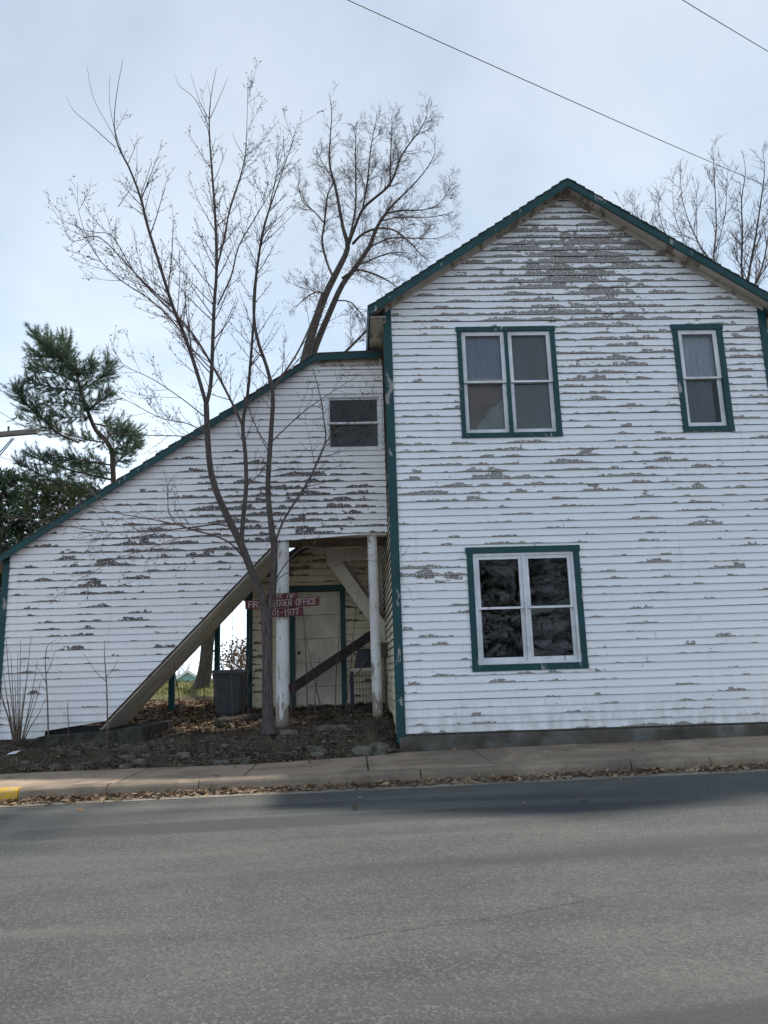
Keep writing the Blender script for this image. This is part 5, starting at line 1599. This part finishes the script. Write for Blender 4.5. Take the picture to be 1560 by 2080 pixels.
# ------------------------------------------------------------------ utility pole and wires
UY = 8.0
ux = PX(-38, 880, UY).x
uz = PX(0, 882, UY).z
up_ = thing('utility_pole', (ux, UY, yard(ux, UY)), 'wooden utility pole crossarm with braces at the left edge', 'pole')
mb = MB(); mb.tube([(ux, UY, 0.4), (ux, UY, uz * 0.5), (ux, UY, uz + 1.2)], [0.17, 0.15, 0.12], 12); mb.build('pole', M['pole_wood'], up_)
e0, e1 = PX(-130, 894, UY + 0.1), PX(76, 876, UY - 0.3)
mb = MB()
w_ = 0.062
mb.hexa([e0 + Vector((0, -.05, -w_)), e1 + Vector((0, -.05, -w_)), e1 + Vector((0, .05, -w_)), e0 + Vector((0, .05, -w_)), e0 + Vector((0, -.05, w_)), e1 + Vector((0, -.05, w_)), e1 + Vector((0, .05, w_)), e0 + Vector((0, .05, w_))])
ca = mb.build('crossarm', M['pole_wood'], up_)
for a, b in (((25, 890), (-38, 962)), ((29, 890), (-34, 966))):
    mb = MB(); mb.tube([PX(*a, UY - 0.2), PX(*b, UY - 0.1)], [0.014, 0.014], 6); mb.build('brace', M['black_metal'], up_)
for px in (17, 62, -70):
    p = PX(px, 875, UY - 0.2)
    mb = MB(); mb.tube([p - UP * 0.05, p + UP * 0.02, p + UP * 0.05, p + UP * 0.09, p + UP * 0.12], [0.012, 0.03, 0.02, 0.034, 0.02], 8); mb.build('insulator', M['glass_ins'], ca)


def wire(a, b, sag, r, label, name='overhead_wire'):
    n = 24
    pts = []
    for i in range(n + 1):
        t_ = i / n
        q = a.lerp(b, t_); q.z -= sag * 4 * t_ * (1 - t_); pts.append(q)
    mb = MB(); mb.tube(pts, [r] * (n + 1), 5, smooth=True)
    mb.build(name, M['wire'], label=label, cat='wire', group='overhead wires')


def far(a, b, k):
    return b + (b - a) * k


a, b = PX(740, 2, -3.0), PX(1558, 372, 4.0)
wire(far(b, a, 0.5), far(a, b, 0.35), 0.12, 0.0065, 'long overhead wire crossing the sky above the gable')
a, b = PX(1405, 0, -2.0), PX(1560, 96, -0.5)
wire(far(b, a, 2.5), far(a, b, 1.5), 0.10, 0.006, 'short stretch of overhead wire in the top right corner')
for (p0, p1, lab) in (((-30, 815), (62, 874), 'thin wire reaching the top of the crossarm'), ((-20, 945), (190, 1110), 'upper wire slanting down below the crossarm'),
                      ((-20, 985), (150, 1120), 'lower wire slanting down toward the annex roof'), ((-20, 920), (120, 960), 'thin wire running behind the pine boughs')):
    a, b = PX(*p0, 7.0), PX(*p1, 10.0)
    wire(far(b, a, 0.3), b, 0.03, 0.007, lab)

# ------------------------------------------------------------------ distance seen under the stairs
def far_house(px0, px1, pyr, pye, Y, wmat, label, gable=True):
    a, b, r = PX(px0, pye, Y), PX(px1, pye, Y), PX((px0 + px1) / 2, pyr, Y)
    g_ = -3.0
    o = thing('far_house', ((a.x + b.x) / 2, Y, g_), label, 'house')
    if gable:
        mb = MB(); mb.prism([(a.x, g_), (b.x, g_), (b.x, a.z), (r.x, r.z), (a.x, a.z)], Y, Y + 9); mb.build('wall', M[wmat], o)
        mb = MB()
        mb.prism([(a.x - .4, a.z - .25), (r.x, r.z + .06), (r.x, r.z + .3), (a.x - .4, a.z)], Y - .4, Y + 9.3)
        mb.prism([(r.x + .001, r.z + .06), (b.x + .4, a.z - .25), (b.x + .4, a.z), (r.x + .001, r.z + .3)], Y - .4, Y + 9.3)
        mb.build('roof', M['house_white'], o)
    else:
        mb = MB(); mb.box(a.x, b.x, Y, Y + 8, g_, a.z); mb.build('wall', M[wmat], o)
        mb = MB(); mb.hexa([(a.x - .4, Y - .5, a.z), (b.x + .4, Y - .5, a.z), (b.x + .4, Y + 8, a.z), (a.x - .4, Y + 8, a.z), (a.x, Y + 3.5, r.z), (b.x, Y + 3.5, r.z), (b.x, Y + 4.5, r.z), (a.x, Y + 4.5, r.z)]); mb.build('roof', M['far_roof'], o)
    for k in (0.3, 0.7):
        x = lerp(a.x, b.x, k)
        mb = MB(); mb.box(x - .45, x + .45, Y - .04, Y + .02, a.z - 1.9, a.z - .7); mb.build('window', M['far_glass'], o)


far_house(363, 402, 1367, 1379, 58, 'house_teal', 'small far teal gabled house seen under the stairs')
far_house(300, 352, 1373, 1381, 66, 'house_white', 'far pale house with grey roof left of the teal house', False)
R = random.Random(53)


def bare_mass(name, px0, px1, pyt, Y, n, L, R, mat, label, kind=None, cat=None, leaves=0):
    mb, lf = MB(), MB()
    for i in range(n):
        x = lerp(px0, px1, (i + R.random()) / n)
        p = PX(x, 1380, Y + R.uniform(-2, 4))
        p.z = yard(p.x, p.y) - 0.1
        top = PX(x + R.uniform(-6, 6), pyt + R.uniform(0, 40), p.y)
        h_ = top.z - p.z
        q = [p, p.lerp(top, .4) + Vector((R.uniform(-.1, .1) * h_ * .3, 0, 0)), top]
        rr = [0.018 * h_ * 0.5, 0.012 * h_ * 0.5, 0.004]
        mb.tube(q, rr, 4, cap=False)
        sprout(mb, R, q, rr, 0.25, 16 / h_, [(h_ * .18, h_ * .38), (h_ * .06, h_ * .16)], (25, 55), 0.12, 0, 3, None, 0.1, 0.0011 * Y / 4, 0.4)
        for _ in range(leaves):
            c = p.lerp(top, R.uniform(0.35, 1)) + Vector((R.gauss(0, .3), R.gauss(0, .3), R.gauss(0, .1)))
            s1, s2 = perp(UP, R) * 0.045, perp(Vector((1, 0, 0)), R) * 0.045
            lf.add([c - s1, c - s2, c + s1, c + s2], [(0, 1, 2, 3)])
    if kind:
        mb.build(name, M[mat], label=label, kind=kind)
    else:
        o = thing(name, PX((px0 + px1) / 2, 1390, Y), label, cat)
        mb.build('stems', M[mat], o)
        if lf.v: lf.build('leaves', M['leaf_brown'], o)


bare_mass('far_wood', 290, 560, 1318, 70, 34, 1, R, 'drywood', 'far-off grey wood of bare trees beyond the yard', kind='stuff')
bare_mass('brown_shrub', 466, 520, 1286, 14, 9, 1, R, 'drywood', 'brown shrub with clinging dead leaves left of the rear wing', cat='shrub', leaves=130)

# ------------------------------------------------------------------ saplings, weeds, shrub stems
def stem_plant(name, label, base, paths, R, mat='drywood', side=5.0, lens=((0.1, 0.3), (0.04, 0.12)), group=None, cat='plant'):
    o = thing(name, base, label, cat, group)
    mb = MB()
    for s_ in paths:
        pts, rad = limb(mb, s_, R, 3, 5)
        if side: sprout(mb, R, pts, rad, 0.3, side, list(lens), (30, 60), 0.10, 0, 3, None, 0.1, 0.0016)
    mb.build('stems', M[mat], o)
    return o


R = random.Random(61)


def gbase(px, py, Y):
    p = PX(px, py, Y); p.z = yard(p.x, Y); return p


sh = []
for (tx, ty) in ((12, 1290), (22, 1330), (30, 1368), (42, 1300), (57, 1345), (62, 1290), (72, 1395), (84, 1380), (5, 1350), (0, 1390), (92, 1420), (16, 1420), (48, 1400), (36, 1330), (-8, 1370), (76, 1340)):
    bx_ = 36 + (tx - 36) * 0.18
    sh.append([(bx_, 1512, 0.35, 1.6), (lerp(bx_, tx, .35) + R.uniform(-2, 2), lerp(1505, ty, .33), 0.3 + R.uniform(-.1, .1), 1.2), (lerp(bx_, tx, .75), lerp(1505, ty, .68), 0.25 + R.uniform(-.15, .15), .8), (tx, ty, 0.2 + R.uniform(-.2, .2), .4)])
stem_plant('bare_shrub', 'leafless shrub of thin upright stems at the left end of the annex wall', gbase(36, 1512, 0.35), sh, R, side=3.0, cat='shrub')
stem_plant('sapling', 'thin bare sapling against the white wall right of the leafless shrub', gbase(97, 1500, 0.45), [[(98, 1500, .45, 2), (97, 1440, .45, 1.7), (94, 1380, .42, 1.4), (92, 1340, .4, 1.0), (98, 1310, .35, .7), (115, 1300, .3, .35)], [(93, 1370, .42, .9), (104, 1350, .4, .7), (112, 1320, .35, .4)], [(95, 1390, .42, .8), (80, 1362, .4, .5), (66, 1345, .4, .35)]], R, side=2.5)
stem_plant('sapling', 'straight bare sapling in front of the foundation slab', gbase(217, 1500, 0.48), [[(218, 1502, .48, 2), (218, 1440, .48, 1.8), (216, 1380, .46, 1.5), (212, 1330, .45, 1.0), (213, 1300, .45, .5)], [(217, 1385, .46, .9), (195, 1365, .4, .6), (168, 1325, .4, .35)], [(216, 1375, .46, .9), (230, 1360, .45, .6), (240, 1340, .4, .35)]], R, side=3)
stem_plant('sapling', 'short bare stem between the two saplings by the slab', gbase(138, 1495, 0.48), [[(140, 1496, .48, 1.2), (138, 1450, .47, .9), (137, 1425, .46, .4)]], R, side=2)
weeds = [(367, 1462, 1.6, 355, 1310, 'tall bare weed right of the left green porch post'), (415, 1470, 1.5, 418, 1330, 'thin bare weed in front of the old tree trunk'), (473, 1440, 1.9, 475, 1180, 'long straight bare stem rising past the rubbish bin'),
         (505, 1455, 1.7, 506, 1210, 'bare branching stem close left of the tree trunk'), (625, 1445, 1.9, 610, 1190, 'bare stem in front of the left door jamb'), (655, 1440, 2.0, 620, 1290, 'arching bare stem in the middle of the door'),
         (682, 1440, 2.2, 690, 1260, 'bare weed in front of the right half of the door'), (700, 1452, 1.6, 732, 1180, 'tall bare stem crossing the cream stringer'), (345, 1475, 1.3, 330, 1395, 'short weed at the foot of the stair soffit'), (592, 1462, 1.4, 600, 1370, 'short bare weed beside the left post'),
         (640, 1462, 1.4, 650, 1330, 'bare forked weed below the leaning plank'), (712, 1470, 1.4, 700, 1390, 'low bare weed by the wire stand'), (450, 1465, 1.7, 430, 1380, 'low bare weed at the foot of the rubbish bin'), (488, 1470, 1.6, 520, 1360, 'leaning bare weed between bin and tree')]
for (bx_, by_, Y, tx, ty, lab) in weeds:
    b0 = gbase(bx_, by_, Y)
    py0 = proj(b0)[1]
    paths = [[(bx_, py0 + 3, Y, 1.5), (lerp(bx_, tx, .3) + R.uniform(-4, 4), lerp(py0, ty, .35), Y, 1.2), (lerp(bx_, tx, .7) + R.uniform(-4, 4), lerp(py0, ty, .7), Y - .05, .8), (tx, ty, Y - .1, .4)]]
    stem_plant('weed', lab, b0, paths, R, 'twig', 4.0, ((0.12, 0.4), (0.05, 0.15)), 'bare weeds under the stairs')

# ------------------------------------------------------------------ leaf litter, grass
def leaf_stuff(name, label, n, fn, size, R, mat='leaf', curl=0.5):
    mb = MB()
    for _ in range(n):
        c = fn(R)
        if c is None: continue
        a = R.uniform(0, 2 * pi)
        s_ = size * R.choice((0.4, 0.6, 0.8, 1.0, 1.3, 1.7))
        tl = Vector((R.gauss(0, 0.35), R.gauss(0, 0.35), 1)).normalized()
        ax = Vector((cos(a), sin(a), 0)); ax = (ax - tl * ax.dot(tl)).normalized(); ay = tl.cross(ax)
        k = curl * s_ * R.uniform(0.1, 0.9)
        mb.add([c - ax * s_, c + ay * s_ * .45 + tl * k * .6, c + tl * (-k * .1), c - ay * s_ * .45 + tl * k * .6, c + ax * s_ * .9 + tl * k * .5], [(0, 2, 1), (0, 3, 2), (4, 1, 2), (4, 2, 3)])
    mb.build(name, M[mat], label=label, kind='stuff')


def gut(R):
    x = R.uniform(-7, 8)
    dens = 0.55 + 0.45 * mnoise.noise(Vector((x * 1.3, 4.1, 0)))
    if R.random() > dens + 0.15: return None
    y = KERB_Y - 0.03 - abs(R.gauss(0, 0.11))
    if y < GUT_Y - 0.02: return None
    return Vector((x, y, zroad(x, GUT_Y) + 0.012 + 0.05 * max(0, 1 - abs(y - KERB_Y) / 0.16) * R.random()))


def bank(R):
    x = R.uniform(-6, 0.55); y = toe(x) + abs(R.gauss(0, 0.55)) - 0.05
    if y > 1.6: return None
    if mnoise.noise(Vector((x * 1.7, y * 2.3, 9.0))) + R.uniform(-0.35, 0.35) < -0.05: return None
    return Vector((x, y, max(yard(x, y), zs(x) if y < toe(x) else -9) + 0.012))


def lit(R):
    x = R.gauss(-3.1, 1.0); y = R.uniform(1.0, 5.5)
    if x > 0.4: return None
    return Vector((x, y, yard(x, y) + 0.015))


def porch(R):
    x = R.uniform(-2.0, 0.5); y = R.uniform(0.9, 3.4)
    return Vector((x, y, yard(x, y) + 0.012))


def walk(R):
    x = R.uniform(-5, 6.5); y = -0.12 - abs(R.gauss(0, 0.1)) if R.random() < 0.6 else R.uniform(KERB_Y - 1.8, -0.2)
    if x < 0.55 and y > toe(x): return None
    z = zs(x) + 0.012 if y > KERB_Y else zroad(x, y) + 0.014
    return Vector((x, y, z))


R = random.Random(71)
leaf_stuff('gutter_leaves', 'dry brown leaves drifted along the gutter', 5200, gut, 0.035, R)
leaf_stuff('bank_leaves', 'dead leaves and bark crumbs over the soil bank', 6000, bank, 0.030, R, 'leaf_dark')
leaf_stuff('yard_leaves', 'sunlit dry leaves on the ground under the stairs', 5200, lit, 0.045, R)
leaf_stuff('porch_leaves', 'dead leaves on the shaded porch ground', 2200, porch, 0.035, R, 'leaf_dark')
leaf_stuff('stray_leaves', 'a few stray leaves on pavement and road edge', 90, walk, 0.035, R)
mb = MB()
for _ in range(5200):
    x, y = R.uniform(-9, 0), R.uniform(7.0, 13)
    c = Vector((x, y, yard(x, y)))
    q = perp(UP, R) * 0.012
    mb.add([c - q, c + q, c + Vector((R.gauss(0, .03), R.gauss(0, .03), R.uniform(.05, .12)))], [(0, 1, 2)])
mb.build('grass', M['grassblade'], label='short pale green grass at the back of the yard', kind='stuff')
mb = MB()
for _ in range(2600):
    x = R.uniform(-5.6, 0.5); y = toe(x) + abs(R.gauss(0.3, 0.45))
    if y > 2.5: continue
    c = Vector((x, y, yard(x, y) - 0.005))
    q = perp(UP, R) * 0.003
    mb.add([c - q, c + q, c + Vector((R.gauss(0, .04), R.gauss(0, .04), R.uniform(.04, .14)))], [(0, 1, 2)])
mb.build('dry_grass', M['drywood'], label='dry stubble of dead grass on the soil bank', kind='stuff')

mb = MB()
for _ in range(260):
    x = R.uniform(-5.6, 0.5); y = toe(x) + abs(R.gauss(0.2, 0.5))
    if y > 3.2: continue
    c = Vector((x, y, yard(x, y) + 0.015)); a = R.uniform(0, 2 * pi); L = R.uniform(0.08, 0.38)
    d = Vector((cos(a), sin(a) * 0.6, R.uniform(-0.1, 0.25)))
    mb.tube([c, c + d * L * 0.5 + Vector((0, 0, R.uniform(0, 0.02))), c + d * L], [0.006, 0.005, 0.003], 4, cap=False)
mb.build('fallen_twigs', M['twig'], label='fallen twigs scattered on the soil bank', kind='stuff')
mb = MB()
for _ in range(75):
    x = R.uniform(-4.5, 0.55); y = toe(x) + abs(R.gauss(0.12, 0.22))
    k = R.choice((0.015, 0.02, 0.03, 0.04, 0.07))
    rock(mb, (x, y, yard(x, y) - k * 0.05), k * R.uniform(0.8, 1.5), k, k * R.uniform(0.35, 0.6), R, 0.58)
mb.build('rubble', M['stone'], label='small broken stones along the foot of the bank', kind='stuff')
